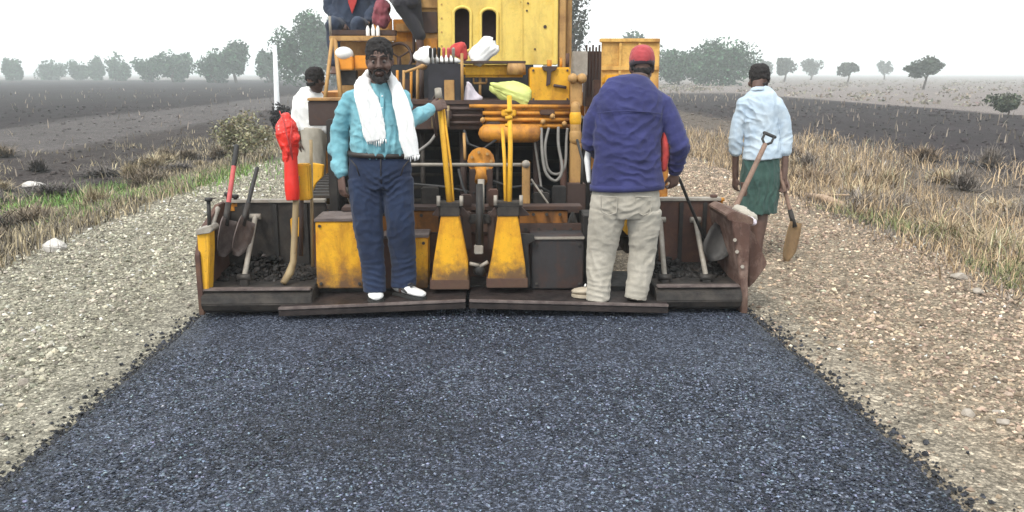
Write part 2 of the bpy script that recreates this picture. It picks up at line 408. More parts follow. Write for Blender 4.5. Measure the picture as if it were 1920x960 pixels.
# the fresh asphalt mat
XL, XR = -2.07, 1.92
ex = np.concatenate([np.linspace(0, .11, 7)[:-1], np.linspace(.11, XR-XL-.11, 88), np.linspace(XR-XL-.11, XR-XL, 7)[1:]])
ey = np.arange(-8, 6.45, .045)
U, Yg = np.meshgrid(ex, ey); ul, ur = U, (XR-XL)-U
wl = n2(np.zeros_like(Yg), Yg, 1.1, 31, 4).reshape(U.shape); wr_ = n2(np.ones_like(Yg), Yg, 1.1, 33, 4).reshape(U.shape)
wl2 = n2(np.zeros_like(Yg), Yg, 7, 37, 3).reshape(U.shape)
Xa = XL+U+.06*wl*np.exp(-ul/.12)+.038*wl2*np.exp(-ul/.08)+.05*wr_*np.exp(-ur/.12)-.034*wl2*np.exp(-ur/.08)
edge = np.minimum(ul, ur)
Za = .006-.07*(1-sst(0, .11, edge))+.022*(1-np.abs(Xa+.09)/1.9)+n2(Xa, Yg, 1.3, 41, 3).reshape(U.shape)*.005+n2(Xa, Yg, 24, 43, 2).reshape(U.shape)*.004
def mat_z(x): return .006+.022*(1-np.abs(x+.09)/1.9)
t = NT('fresh_asphalt')
sp = t.vor(105, out='Color'); sx = t.n('ShaderNodeSeparateColor'); t.l(sp, sx.inputs[0])
k = t.mix(t.ramp(sx.outputs[0], [(.15, 0.0), (.6, .22), (.85, .6), (1.0, 1.0)]), (.007, .0105, .021), (.16, .185, .255))
sp2 = t.vor(48, out='Color'); sx2 = t.n('ShaderNodeSeparateColor'); t.l(sp2, sx2.inputs[0])
k = t.mix(t.ramp(sx2.outputs[0], [(.6, 0.0), (.68, .4), (.8, .4)]), k, t.mix(1.0, k, 1.9, 'MULTIPLY')); k = t.mix(t.ramp(sx2.outputs[1], [(.6, 0.0), (.7, .6)]), k, t.mix(1.0, k, .35, 'MULTIPLY'))
k = t.mix(t.ramp(t.noise(1.1, 6, .6, .3), [(.36, 0.0), (.62, .7)]), k, t.mix(1.0, k, (.6, .62, .68), 'MULTIPLY'))
k = t.mix(t.ramp(t.noise(70, 4, .7), [(.5, 0.0), (.7, .6)]), k, (.012, .0165, .032))
k = t.mix(t.ramp(t.noise(2.2, 6, .65, .2, stretch=(4.5, .35, 1)), [(.5, 0.0), (.66, .4)]), k, t.mix(1.0, k, .6, 'MULTIPLY'))
k = t.mix(t.ramp(t.noise(1.7, 5, .6), [(.5, 0.0), (.7, .3)]), k, t.mix(1.0, k, (1.12, 1.12, 1.14), 'MULTIPLY'))
mpv = t.n('ShaderNodeMapping'); mpv.inputs['Location'].default_value = (.87, -6.08, 0); mpv.inputs['Scale'].default_value = (1.3, 1.6, 0)  # a coarse, binder rich patch
og = t.n('ShaderNodeVectorMath'); og.operation = 'LENGTH'; ob = t.n('ShaderNodeAttribute'); ob.attribute_name = 'place'; t.l(ob.outputs['Vector'], mpv.inputs[0]); t.l(mpv.outputs[0], og.inputs[0])
pf = t.math('ADD', og.outputs['Value'], t.math('MULTIPLY', t.math('SUBTRACT', t.noise(4, 6, .65), .5), 1.6))
k = t.mix(t.ramp(pf, [(.45, .75), (1.0, 0.0)]), k, t.mix(1.0, k, .55, 'MULTIPLY'))
sep = t.n('ShaderNodeSeparateXYZ'); t.l(ob.outputs['Vector'], sep.inputs[0])
ed = t.math('ADD', sep.outputs[2], t.math('MULTIPLY', t.math('SUBTRACT', t.noise(6, 5, .6), .5), .22))
k = t.mix(t.ramp(ed, [(.06, .7), (.26, 0.0)]), k, t.mix(1.0, k, .42, 'MULTIPLY'))   # loose uncompacted margin, rich in binder
t.col(k); t.rough(t.ramp(sx.outputs[1], [(.0, .42), (1.0, .75)])); t.b.inputs['Specular IOR Level'].default_value = .3
t.bump(t.mix(.5, t.vor(105), t.noise(60, 6, .7)), .8, .02); M['asphalt'] = t.m
mat_ = link('asphalt_road', raw('asphalt_road', np.stack([Xa.ravel(), Yg.ravel(), Za.ravel()], 1), grid_faces(len(ex), len(ey)), M['asphalt'], True)); mat_['kind'] = 'structure'
pa = mat_.data.attributes.new('place', 'FLOAT_VECTOR', 'POINT'); pa.data.foreach_set('vector', np.stack([Xa.ravel(), Yg.ravel(), edge.ravel()], 1).astype(np.float32).ravel())

# loose shapes for stones
def stones(P, size, squash=.65, seed=1, base='ico', mat=None, name='gravel', cols=None):
    bm = bmesh.new()
    if base == 'ico': bmesh.ops.create_icosphere(bm, subdivisions=1, radius=1)
    else:
        for c in ((1, 0, 0), (0, 1, 0), (-1, 0, 0), (0, -1, 0), (0, 0, 1), (0, 0, -1)): bm.verts.new(c)
        bm.verts.ensure_lookup_table()
        for f in ((0, 1, 4), (1, 2, 4), (2, 3, 4), (3, 0, 4), (1, 0, 5), (2, 1, 5), (3, 2, 5), (0, 3, 5)): bm.faces.new([bm.verts[i] for i in f])
    bm.verts.ensure_lookup_table(); bm.verts.index_update()
    v0 = np.array([v.co for v in bm.verts]); f0 = np.array([[v.index for v in f.verts] for f in bm.faces]); bm.free()
    r = np.random.default_rng(seed); n = len(P); k = len(v0)
    vv = v0[None]*(1+r.uniform(-.28, .28, (n, k, 1)))*np.stack([r.uniform(.7, 1.3, n), r.uniform(.6, 1.1, n), r.uniform(.45, .9, n)*squash/.65], 1)[:, None]
    a = r.uniform(0, 6.28, n); ca, sa = np.cos(a), np.sin(a); tl = r.uniform(-.5, .5, n); ct, st = np.cos(tl), np.sin(tl)
    y1 = vv[..., 1]*ct[:, None]-vv[..., 2]*st[:, None]; z1 = vv[..., 1]*st[:, None]+vv[..., 2]*ct[:, None]
    x2 = vv[..., 0]*ca[:, None]-y1*sa[:, None]; y2 = vv[..., 0]*sa[:, None]+y1*ca[:, None]
    W = np.stack([x2, y2, z1], -1)*size[:, None, None]+P[:, None]
    Fc = (f0[None]+(np.arange(n)*k)[:, None, None]).reshape(-1, 3)
    cc = np.repeat(cols, k, 0) if cols is not None else None
    return link(name, raw(name, W.reshape(-1, 3), Fc, mat, False, cc))
def tinted(name, rough=.9, spec=.3, var=.3, sc=90):
    t = NT(name); a = t.attr('tint'); t.col(t.mix(t.ramp(t.noise(sc, 4), [(.35, 0.0), (.7, 1.0)]), a, t.mix(1.0, a, 1-var, 'MULTIPLY')))
    t.rough(rough); t.b.inputs['Specular IOR Level'].default_value = spec; return t
M['stone'] = tinted('loose_stone').m
M['chip'] = tinted('tarred_chip', .55, .3, .5, 200).m

n = 62000                                     # chippings standing proud of the new mat
x = RNG.uniform(XL+.03, XR-.03, n); y = 2.55+3.3*RNG.random(n)**1.0
keep = n2(x, y, 1.1, 71, 3)+RNG.normal(0, .35, n) > -.25+.5*sst(4.4, 5.4, y); x, y = x[keep], y[keep]; n = len(x)
z = mat_z(x)-.085*(1-sst(0, .11, np.minimum(x-XL, XR-x)))
pr = np.hypot((x+.67)*1.3, (y-3.8)*1.6)+n2(x, y, 4, 77, 3)*.5
lt = (RNG.random(n) < .38)[:, None]
gcol = np.where(lt, np.array([.125, .15, .205])*np.exp(RNG.normal(0, .42, (n, 1))), np.array([.019, .0235, .037])*np.exp(RNG.normal(0, .45, (n, 1))))*(.6+.4*sst(.4, 1.0, pr))[:, None]*(.45+.55*sst(.08, .26, np.minimum(x-XL, XR-x)))[:, None]*(1+RNG.normal(0, .06, (n, 3)))
o = stones(np.stack([x, y, z+.001], 1), RNG.uniform(.005, .0098, n), .5, 3, 'octa', M['chip'], 'asphalt_chippings', np.clip(gcol, .007, .5))
tag(o, 'coarse blue black stone chippings in the fresh asphalt surface', 'asphalt', kind='stuff')

# gravel on both shoulders
def scatter_gravel():
    n = 26000; side = RNG.random(n) < .5
    y = 2.4+26*RNG.random(n)**1.9; d = RNG.random(n)**.9*3.1
    x = np.where(side, XL+.03-d, XR-.03+d)
    dens = np.clip(.2+.8*sst(.25, 1.0, d)*(1-sst(2.4, 3.1, d))+1.0*n2(x*1.6, y*.7, .8, 52, 3), .04, 1)
    k = RNG.random(n) < dens; x, y, d, side = x[k], y[k], d[k], side[k]; n = len(x)
    s = np.clip(np.exp(RNG.normal(-4.5, .38, n)), .006, .026)*np.where(d < .35, .6, 1.0)
    z = terr(x, y)+s*.25
    c = np.where(side[:, None], np.array([.345, .325, .265]), np.array([.355, .275, .215]))*np.exp(RNG.normal(0, .36, (n, 1)))*(1+RNG.normal(0, .025, (n, 3)))
    o = stones(np.stack([x, y, z], 1), s, .65, 5, 'ico', M['stone'], 'gravel', np.clip(c, .06, .52))
    tag(o, 'loose pale gravel covering both shoulders of the road', 'gravel', kind='stuff')
    n = 120000; side = RNG.random(n) < .5; y = 2.4+15*RNG.random(n)**1.7; d = RNG.random(n)*2.9; x = np.where(side, XL+.03-d, XR-.03+d)
    k = RNG.random(n) < np.clip((.35+.5*sst(.2, 1.0, d)*(1-sst(2.3, 2.9, d))+1.0*n2(x*1.6, y*.6, .9, 54, 3)-.12)*(.3+.7*sst(.1, .6, d)), .04, 1); x, y, d, side = x[k], y[k], d[k], side[k]; n = len(x)
    s = np.clip(np.exp(RNG.normal(-4.85, .45, n)), .0035, .02)*(1+y/22)
    c = np.where(side[:, None], np.array([.31, .29, .235]), np.array([.325, .25, .19]))*np.exp(RNG.normal(0, .5, (n, 1)))*(1+RNG.normal(0, .025, (n, 3)))
    o = stones(np.stack([x, y, terr(x, y)+s*.2], 1), s, .65, 9, 'octa', M['stone'], 'fine_gravel', np.clip(c, .05, .8))
    tag(o, 'fine grit and chippings between the larger stones of both shoulders', 'gravel', kind='stuff')
    # clods of ploughed soil on the fields
    n = 9000; side = RNG.random(n) < .5; y = 5+55*RNG.random(n)**1.7
    x = np.where(side, -7-RNG.random(n)**1.3*28, 9+RNG.random(n)**1.2*19); s = np.exp(RNG.normal(-3.4, .5, n))*(.6+y/60); s = np.clip(s, .015, .16)
    c = soil(x, y)*np.exp(RNG.normal(.05, .2, (n, 1)))
    o = stones(np.stack([x, y, terr(x, y)+s*.2], 1), s, .65, 6, 'ico', M['stone'], 'soil_clods', np.clip(c, .03, .5))
    tag(o, 'dark clods of ploughed soil strewn over the fields', 'soil', kind='stuff')
    # crumbs of asphalt spilt beside the mat
    n = 2600; side = RNG.random(n) < .5; d = np.abs(RNG.normal(0, .055, n)); y = RNG.uniform(2.5, 6, n); d[:500] *= 2.5; x = np.where(side, XL+.075-d, XR-.075+d)
    o = stones(np.stack([x, y, terr(x, y)+np.where(d < .07, .016, .006)], 1), np.exp(RNG.normal(-4.75, .45, n)).clip(.004, .024), .65, 8, 'octa', M['chip'], 'asphalt_crumbs', np.clip(np.array([.022, .024, .032])*np.exp(RNG.normal(0, .5, (n, 1))), .008, .12))
    tag(o, 'black crumbs of asphalt spilt along the edges of the mat', 'asphalt', kind='stuff')
scatter_gravel()

# ------------------------------------------------------------------ grasses and brush
def blades(name, P, H, lean, width, cols, label, cat):
    n = len(P); a = RNG.uniform(0, 6.28, n); d = np.stack([np.cos(a), np.sin(a), np.zeros(n)], 1); s = np.stack([-d[:, 1], d[:, 0], np.zeros(n)], 1)
    up = np.array([0, 0, 1.])
    b0 = P-s*width[:, None]; b1 = P+s*width[:, None]
    m = P+d*(lean*H*.42)[:, None]+up*(H*(.58-.16*np.minimum(lean, 1.3)))[:, None]; m0, m1 = m-s*(width*.75)[:, None], m+s*(width*.75)[:, None]
    tip = P+d*(lean*H)[:, None]+up*(H*(1-.48*np.minimum(lean, 1.4)))[:, None]
    V = np.stack([b0, b1, m0, m1, tip], 1).reshape(-1, 3); k = (np.arange(n)*5)[:, None]
    Fc = np.concatenate([k+[0, 1, 3], k+[0, 3, 2], k+[2, 3, 4]]); cc = np.repeat(cols, 5, 0)
    o = link(name, raw(name, V, Fc, M['blade'], True, np.clip(cc, .01, .8))); return tag(o, label, cat, kind='stuff')
t = tinted('grass_blade', .8, .2, .35, 12); t.b.inputs['Subsurface Weight'].default_value = 0; M['blade'] = t.m
def tufts(nt, per, xf, yf, hgt, spread):
    tx, ty = xf(nt), yf(nt); th = hgt*np.exp(RNG.normal(0, .3, nt)); rep = RNG.poisson(per, nt)+2
    i = np.repeat(np.arange(nt), rep); n = len(i)
    x = tx[i]+RNG.normal(0, spread, n); y = ty[i]+RNG.normal(0, spread, n)
    return x, y, th[i]*RNG.uniform(.45, 1.1, n), i
def grass_right():
    xf = lambda n: 4.05+RNG.gamma(1.55, 1.75, n); yf = lambda n: 5+26*RNG.random(n)**1.5
    x, y, h, i = tufts(5200, 15, xf, yf, .31, .18)
    k = (n2(x, y, .33, 61, 3)+.14*RNG.normal(0, 1, len(x)) > -.02) & (x < 13); x, y, h, i = x[k], y[k], h[k], i[k]; n = len(x); h = h*(.5+.8*sst(4.3, 6.0, x))
    c = np.array([.44, .325, .205])*np.exp(RNG.normal(0, .38, (n, 1))); g = RNG.random(n) < .38+.35*n2(x, y, .35, 68, 2); c[g] = np.array([.22, .19, .165])*np.exp(RNG.normal(0, .25, (g.sum(), 1)))
    g = (n2(x, y, .6, 64, 2) > .25) & (RNG.random(n) < .55) & (y < 11); c[g] = np.array([.20, .22, .10])*np.exp(RNG.normal(0, .25, (g.sum(), 1)))
    blades('dry_grass', np.stack([x, y, terr(x, y)-.01], 1), h, RNG.uniform(.15, 1.25, n), RNG.uniform(.0016, .004, n)*(1+y/14), c, 'straw coloured dry grass in tufts along the right verge', 'dry grass')
def grass_left():
    xf = lambda n: -4.5-RNG.gamma(1.6, 1.3, n); yf = lambda n: 6.5+26*RNG.random(n)**1.4
    x, y, h, i = tufts(3000, 14, xf, yf, .20, .15); k = n2(x, y, .45, 62, 3)+.15*RNG.normal(0, 1, len(x))+.35*(x > -6.8) > .06; x, y, h = x[k], y[k], h[k]; n = len(x)
    c = np.array([.36, .30, .20])*np.exp(RNG.normal(0, .35, (n, 1))); g = RNG.random(n) < .45; c[g] = np.array([.17, .15, .125])*np.exp(RNG.normal(0, .25, (g.sum(), 1)))
    blades('withered_grass', np.stack([x, y, terr(x, y)-.01], 1), h, RNG.uniform(.1, .9, n), RNG.uniform(.0025, .006, n)*(1+y/18), c, 'withered greyish grass scattered along the left ditch', 'dry grass')
    n = 26000; yy = 10.0+RNG.random(n)*8; xx = -5.95+RNG.normal(0, .95, n)+.05*(yy-14.6); k = n2(xx, yy, .8, 66, 3)+.45-np.abs(yy-14.8)/3.2+RNG.normal(0, .22, n) > 0; x, y = xx[k], yy[k]; n = len(x)
    c = np.array([.19, .31, .09])*np.exp(RNG.normal(0, .3, (n, 1)))*(1+RNG.normal(0, .08, (n, 3)))
    blades('green_grass', np.stack([x, y, terr(x, y)-.01], 1), RNG.uniform(.06, .22, n), RNG.uniform(.2, .9, n), RNG.uniform(.004, .009, n), c, 'fresh green grass growing in the left ditch', 'grass')
    # stubble stalks far out on both fields
    n = 1300; side = RNG.random(n) < .5; y = 14+110*RNG.random(n)**1.6; x = np.where(side, -8-45*RNG.random(n)**1.2, 13+14*RNG.random(n)); h = RNG.uniform(.15, .5, n)
    c = np.array([.24, .20, .165])*np.exp(RNG.normal(0, .3, (n, 1)))
    blades('stubble', np.stack([x, y, terr(x, y)-.01], 1), h, RNG.uniform(.05, .6, n), .006+.0005*y, c, 'sparse dry stalks standing on the ploughed fields', 'stubble')
grass_right(); grass_left()

# ------------------------------------------------------------------ trees and shrubs
M['leaf'] = tinted('leaves', .7, .25, .4, 3).m
def leaves(P, size, seed, col, var=.4):
    r = np.random.default_rng(seed); n = len(P)
    u = r.normal(size=(n, 3)); u /= np.linalg.norm(u, axis=1)[:, None]; v = r.normal(size=(n, 3)); v -= u*(u*v).sum(1)[:, None]; v /= np.linalg.norm(v, axis=1)[:, None]
    s = size*r.uniform(.55, 1.25, (n, 1)); a = u*s; b = v*s*.55
    V = np.stack([P-a, P-b*1.0, P+a, P+b], 1).reshape(-1, 3); Fc = (np.arange(n)*4)[:, None]+np.arange(4)
    c = np.array(col)*np.exp(r.normal(0, var, (n, 1)))*(1+r.normal(0, .06, (n, 3)))
    return V, Fc, np.repeat(np.clip(c, .012, .5), 4, 0)
def tree(name, base, H, Wd, label, cat='tree', trunk=.35, nclump=12, nleaf=2600, leaf=.22, col=(.046, .095, .052), seed=1, group=None, flat=.8, tr=None):
    r = np.random.default_rng(seed); base = Vector(base); root = empty(name, base, label, cat, group)
    ch = H*(1-trunk); cz = base.z+H*trunk+ch*.5; C = []
    for k in range(nclump):
        while True:
            q = r.uniform(-1, 1, 3)
            if q@q < 1: break
        q = q*.78; q[2] = q[2]*.85
        s = r.uniform(.2, .46)
        q[0] *= 1.12 if trunk < 0 else 1.0; C.append((np.array([base.x+q[0]*Wd*.5, base.y+q[1]*Wd*.42, cz+q[2]*ch*.5]), np.array([Wd*.5*s, Wd*.45*s, ch*.5*s*1.15])*r.uniform(.8, 1.2)))
    P = []
    for c, rad in C:
        m = nleaf//nclump; d = r.normal(size=(m, 3)); d /= np.linalg.norm(d, axis=1)[:, None]
        P.append(c+d*rad*(r.random((m, 1))**.45*1.12))
    P = np.concatenate(P)
    V, Fc, cc = leaves(P, leaf, seed, col)
    link('crown', raw('crown', V, Fc, M['leaf'], False, cc), root)
    b = B(); tr = tr or H*.035; top = Vector((base.x+r.uniform(-.1, .1)*Wd, base.y, base.z+H*(trunk+.25)))
    mid = base.lerp(top, .5)+Vector((r.uniform(-.05, .05)*Wd, 0, 0))
    b.tube([base-Vector((0, 0, .2)), mid, top], [tr*1.3, tr, tr*.6], n=8)
    for c, rad in C[:9]: 
        s = mid.lerp(top, r.random()); c = Vector(c); b.tube([s, s.lerp(c, .55)+Vector((0, 0, .04*H)), c], [tr*.5, tr*.34, tr*.14], n=6)
    b.obj('trunk', M['bark'], root, True)
    return root
def far_tree(px, top, wpx, D, label, name='tree', group=None, **k):
    p = at(px, 138, D); z = float(terr(np.array([p.x]), np.array([p.y]))[0]); s = ppm(p)
    return tree(name, (p.x, D, z), at(px, top, D).z-z, wpx/s, label, group=group, **k)
G1 = 'distant trees along the left horizon'; G2 = 'small trees on the hazy right plain'
LT = [(22, 108, 46, 230, 'small round tree at the far left end of the hazy treeline'),
      (92, 112, 62, 250, 'low wide pale tree second along the left treeline'),
      (152, 110, 46, 240, 'low tree in the left treeline joined to a darker one on its right'),
      (183, 107, 30, 235, 'narrow tree touching the low pale one on the left treeline'),
      (222, 101, 48, 220, 'round tree standing apart left of the broadest far tree'),
      (285, 97, 68, 190, 'left half of the broadest bushy tree mass on the left horizon'),
      (328, 91, 70, 185, 'right half of the broadest bushy tree mass on the left horizon'),
      (405, 96, 60, 165, 'lower tree leaning against the tall one left of the white post'),
      (443, 77, 66, 160, 'tall tree with a visible trunk left of the white post'),
      (503, 88, 44, 170, 'loose tree rising behind the white post')]
for i, (px, top, wp, D, lb) in enumerate(LT):
    far_tree(px, top, wp, D*1.25, lb, 'distant_tree', G1, trunk=.16 if i == 8 else -.12, nleaf=2600, leaf=.5, nclump=18, seed=100+i, flat=.7)
far_tree(578, 12, 112, 150, 'tall dense tree rising behind the left side of the paver', 'leafy_tree', None, trunk=-.05, nclump=30, nleaf=9000, leaf=.36, seed=7)
far_tree(632, 20, 80, 155, 'dense tree half hidden behind the paver operator', 'leafy_tree', None, trunk=-.05, nclump=20, nleaf=4000, leaf=.36, seed=17)
far_tree(1192, 56, 96, 180, 'dark bushy tree showing above the pale hopper wing', 'leafy_tree', None, trunk=.1, nclump=16, nleaf=3500, leaf=.45, seed=8)
far_tree(1272, 78, 78, 165, 'left bush of the big grey green thicket right of the capped man', 'thorn_tree', 'thicket right of the paver', trunk=-.12, nclump=26, nleaf=5500, leaf=.36, seed=9)
far_tree(1352, 66, 130, 160, 'broad right bush of the big grey green thicket beside the bare headed man', 'thorn_tree', 'thicket right of the paver', trunk=-.12, nclump=38, nleaf=9000, leaf=.36, seed=10)
far_tree(1068, -70, 70, 60, 'thin twiggy tree peeping past the right post of the cab', 'twiggy_tree', None, trunk=.25, nclump=15, nleaf=1500, leaf=.13, seed=12, col=(.05, .055, .04))
RT = [(1436, 106, 30, 300, 'faint low tree just right of the big thicket'), (1471, 101, 40, 240, 'rounded dark tree above the bare headed man at the field edge'),
      (1521, 106, 42, 300, 'pale round tree second from the bare headed man'), (1590, 116, 38, 200, 'scraggy flat topped tree in the middle of the hazy plain'),
      (1659, 109, 32, 320, 'lone pale tree before the widest thorn tree'), (1733, 107, 80, 120, 'widest thorn tree with a forked trunk on the right plain')]
for i, (px, top, wp, D, lb) in enumerate(RT):
    far_tree(px, top, wp, D, lb, 'acacia_tree', G2, trunk=.3 if i in (3, 5) else .1, nclump=14, nleaf=1500 if i < 5 else 2300, leaf=.5 if i < 5 else .27, seed=200+i, col=(.065, .08, .06))
def scrub(n, xf, yf, col, label):
    x, y = xf(n), yf(n); m = 16; sz = RNG.uniform(.25, .8, n); P = np.stack([x, y, terr(x, y)], 1)
    Q = (P[:, None]+RNG.normal(0, 1, (n, m, 3))*sz[:, None, None]*[.6, .6, .25]+np.array([0, 0, .3])*sz[:, None, None]).reshape(-1, 3)
    V, Fc, cc = leaves(Q, .16, 77, col, .35); tag(link('distant_scrub', raw('distant_scrub', V, Fc, M['leaf'], False, cc)), label, 'scrub', kind='stuff')
scrub(900, lambda n: 30+RNG.random(n)**1.3*170, lambda n: 52+RNG.random(n)**1.4*230, (.25, .22, .18), 'low pale scrub dotting the hazy plain beyond the right field')
scrub(260, lambda n: 6+RNG.random(n)*24, lambda n: 104+RNG.random(n)*60, (.22, .20, .16), 'low scrub beyond the end of the right ploughed field')
p = at(1893, 175, 45); z = float(terr(np.array([p.x]), np.array([45.]))[0])
tree('shrub', (p.x, 45, z), 1.25, 2.2, 'grey green shrub at the right edge beyond the ploughed field', 'shrub', trunk=.05, nclump=9, nleaf=1800, leaf=.1, seed=31, col=(.075, .09, .06))
p = at(460, 250, 17.5); z = float(terr(np.array([p.x]), np.array([17.5]))[0])
tree('shrub', (p.x, 17.5, z), 1.15, 1.35, 'dusty olive shrub on the left verge beside the red bag', 'shrub', trunk=.03, nclump=16, nleaf=3600, leaf=.035, seed=32, col=(.27, .25, .16))
p = at(542, 200, 24); z = float(terr(np.array([p.x]), np.array([24.]))[0])
tree('shrub', (p.x-.1, 24, z), 1.2, .95, 'dark shrub left of the man in white behind the paver', 'shrub', trunk=.05, nclump=9, nleaf=1800, leaf=.055, seed=33, col=(.035, .032, .036))

# low dry bushes: many thin twigs from one root
def dry_bush(x, y, h, wd, label, group, col, seed, n=620):
    r = np.random.default_rng(seed); z = float(terr(np.array([x]), np.array([y]))[0]); V, Fc, cc = [], [], []
    a = r.uniform(0, 6.283, n); el = r.uniform(.15, 1.35, n); L = h*r.uniform(.45, 1.1, n); st = r.uniform(0, .55, n)
    d = np.stack([np.cos(a)*np.cos(el)*wd/h, np.sin(a)*np.cos(el)*wd/h, np.sin(el)], 1)
    par = r.integers(0, n, n); o = np.where((st > .15)[:, None], d[par]*(L[par]*st)[:, None], r.normal(0, .05*wd, (n, 3))*[1, 1, 0]); e = o+d*L[:, None]*.7
    e[:, 2] = np.abs(e[:, 2]); b_ = np.array([x, y, z]); s = np.stack([-d[:, 1], d[:, 0], np.zeros(n)], 1); s /= np.linalg.norm(s, axis=1)[:, None]+1e-6; w0 = (.004+.0004*y)*r.uniform(.5, 1.2, n)
    m = (o+e)/2+r.normal(0, .04*h, (n, 3))
    V = np.stack([o-s*w0[:, None], o+s*w0[:, None], m-s*(w0*.8)[:, None], m+s*(w0*.8)[:, None], e], 1)+b_
    k = (np.arange(n)*5)[:, None]; Fc = np.concatenate([k+[0, 1, 3], k+[0, 3, 2], k+[2, 3, 4]])
    c = np.repeat(np.clip(np.array(col)*np.exp(r.normal(0, .35, (n, 1))), .02, .6), 5, 0)
    me = raw('dry_bush', V.reshape(-1, 3), Fc, M['blade'], True, c); return tag(link('dry_bush', me), label, 'bush', group)
q = np.random.default_rng(5)
def bl(side, i):
    k = i % 3
    if side == 'right':
        return (('low greyish tangled bush among the grass of the right verge', 'straw coloured dry bush among the grass of the right verge', 'brown twiggy bush among the grass of the right verge')[k], 'dry bushes on the right verge', ((.23, .20, .18), (.42, .33, .22), (.2, .145, .10))[k])
    return (('low dark withered bush on the grey soil of the left verge', 'pale straw bush on the grey soil of the left verge', 'brownish withered bush on the grey soil of the left verge')[k], 'dry bushes on the left verge', ((.12, .105, .10), (.34, .28, .19), (.17, .135, .10))[k])
for i in range(54):
    y = 5.6+17*q.random()**1.4; x = 4.5+q.gamma(1.7, 1.4)+.05*y
    dry_bush(x, y, q.uniform(.28, .62), q.uniform(.45, 1.1), *bl('right', i), 300+i)
for i in range(40):
    y = 7.5+16*q.random()**1.1; x = -5.2-q.gamma(1.8, 1.2)-.05*y
    dry_bush(x, y, q.uniform(.2, .5), q.uniform(.4, 1.0), *bl('left', i), 400+i)

# whitewashed post, log, pale rocks
p0, p1 = at(520, 205, 26), at(515, 84, 26); z = float(terr(np.array([p0.x]), np.array([26.]))[0])
o = B().tube([(p0.x, 26, z-.2), (p0.x, 26, p0.z), tuple(p1)], [.085, .085, .06], n=10).obj('marker_post', M['post'], None, True)
tag(o, 'tall whitewashed post beside the road left of the paver', 'post')
def rock(px, py, wpx, hpx, Y, label, name='rock', mat='rock', seed=1, group=None):
    c = at(px, py, Y); s = ppm(c); zz = float(terr(np.array([c.x]), np.array([Y]))[0]); h = hpx/s; r = np.random.default_rng(seed)
    bm = bmesh.new()
    for k in range(22):
        q = r.normal(size=3); q /= np.linalg.norm(q); q *= r.uniform(.8, 1.1); bm.verts.new((c.x+q[0]*wpx/s/2, Y+q[1]*wpx/s/2.4, zz+h*.3+q[2]*h*.62))
    bmesh.ops.convex_hull(bm, input=bm.verts); bmesh.ops.bevel(bm, geom=bm.edges[:], offset=.06*h, segments=2, affect='EDGES')
    me = bpy.data.meshes.new(name); bm.to_mesh(me); bm.free(); fold(me, [(.05*h, (7/h,)*3, False, seed)])
    return tag(link(name, me, None, M[mat]), label, 'rock', group)
rock(97, 402, 48, 26, 8.5, 'white rock on the left ditch bank near the green grass', seed=3)
rock(55, 291, 46, 12, 17, 'long pale slab lying on the grey field at the left', seed=4)
rock(1803, 466, 36, 15, 6.9, 'pale flat rock in the dry grass on the right bank', seed=5, mat='rockdark')
rock(1840, 492, 26, 15, 6.4, 'small brownish rock below the pale flat rock on the right bank', seed=15, mat='rockdark')
rock(1826, 690, 30, 17, 4.0, 'grey brown rock on the right shoulder near the frame edge', seed=6, mat='rockdark')
rock(1893, 702, 30, 13, 3.9, 'pale stone lying beside the grey brown rock at right', seed=7, mat='rockdark')
rock(1880, 680, 18, 11, 4.05, 'small stone just above the pale stone at the right frame edge', seed=17, mat='rockdark')
rock(32, 632, 24, 17, 4.6, 'pale cobble on the left gravel shoulder', seed=8, mat='rockdark')
a, b_ = at(1512, 362, 12.3), at(1578, 388, 11.4)
zz = lambda v: float(terr(np.array([v.x]), np.array([v.y]))[0])
o = B().tube([Vector((a.x, a.y, zz(a)+.05)), Vector((a.x*.5+b_.x*.5, 11.85, zz(a)*.5+zz(b_)*.5+.085)), Vector((b_.x, b_.y, zz(b_)+.06))], [.035, .055, .065], n=9)
o.tube([Vector((a.x+.2, a.y-.1, zz(a)+.06)), Vector((a.x+.42, a.y-.5, zz(a)+.12))], [.025, .012], n=7)
tag(o.obj('log', M['drywood'], None, True), 'dry broken log lying on the right verge past the man in the green wrap', 'log')
# ================================================================== THE ASPHALT PAVER
YS = 5.93                                    # rear face of the screed
pv = empty('asphalt_paver', (-.1, 7.6, 0), 'old yellow and rust stained asphalt paver laying the new road mat', 'paver')
# step plates: two worn plates meeting at the crown, each with a bright worn lip
for sgn in (-1, 1):
    xi, xo = -.135+.012*sgn, (-1.41 if sgn < 0 else 1.24)
    zi, zo = .15, .105
    y0, y1 = 5.60, 5.97
    P = lambda x, z: Vector((x, y0, z))
    b = B().prism([(xi, y0, zi), (xo, y0, zo), (xo, y0, zo-.018), (xi, y0, zi-.018)], (0, y1-y0, 0), .004)
    sp = b.obj('step_plate', M['plate'], pv)
    B().prism([(xi, y0-.006, zi+.004), (xo, y0-.006, zo+.004), (xo, y0-.006, zo-.016), (xi, y0-.006, zi-.016)], (0, .022, 0), .004).obj('worn_edge', M['lip'], sp)
    B().prism([(xi, y0+.004, zi-.021), (xo, y0+.004, zo-.021), (xo, y0+.004, zo-.062), (xi, y0+.004, zi-.062)], (0, .02, 0), .003).obj('edge_flange', M['plate'], sp)
    # the screed bottom behind it, just above the mat
    B().prism([(xi, y1, .16), (xo, y1, .14), (xo, y1, .035), (xi, y1, .05)], (0, .5, 0), .004).obj('screed_plate', M['black'], pv)

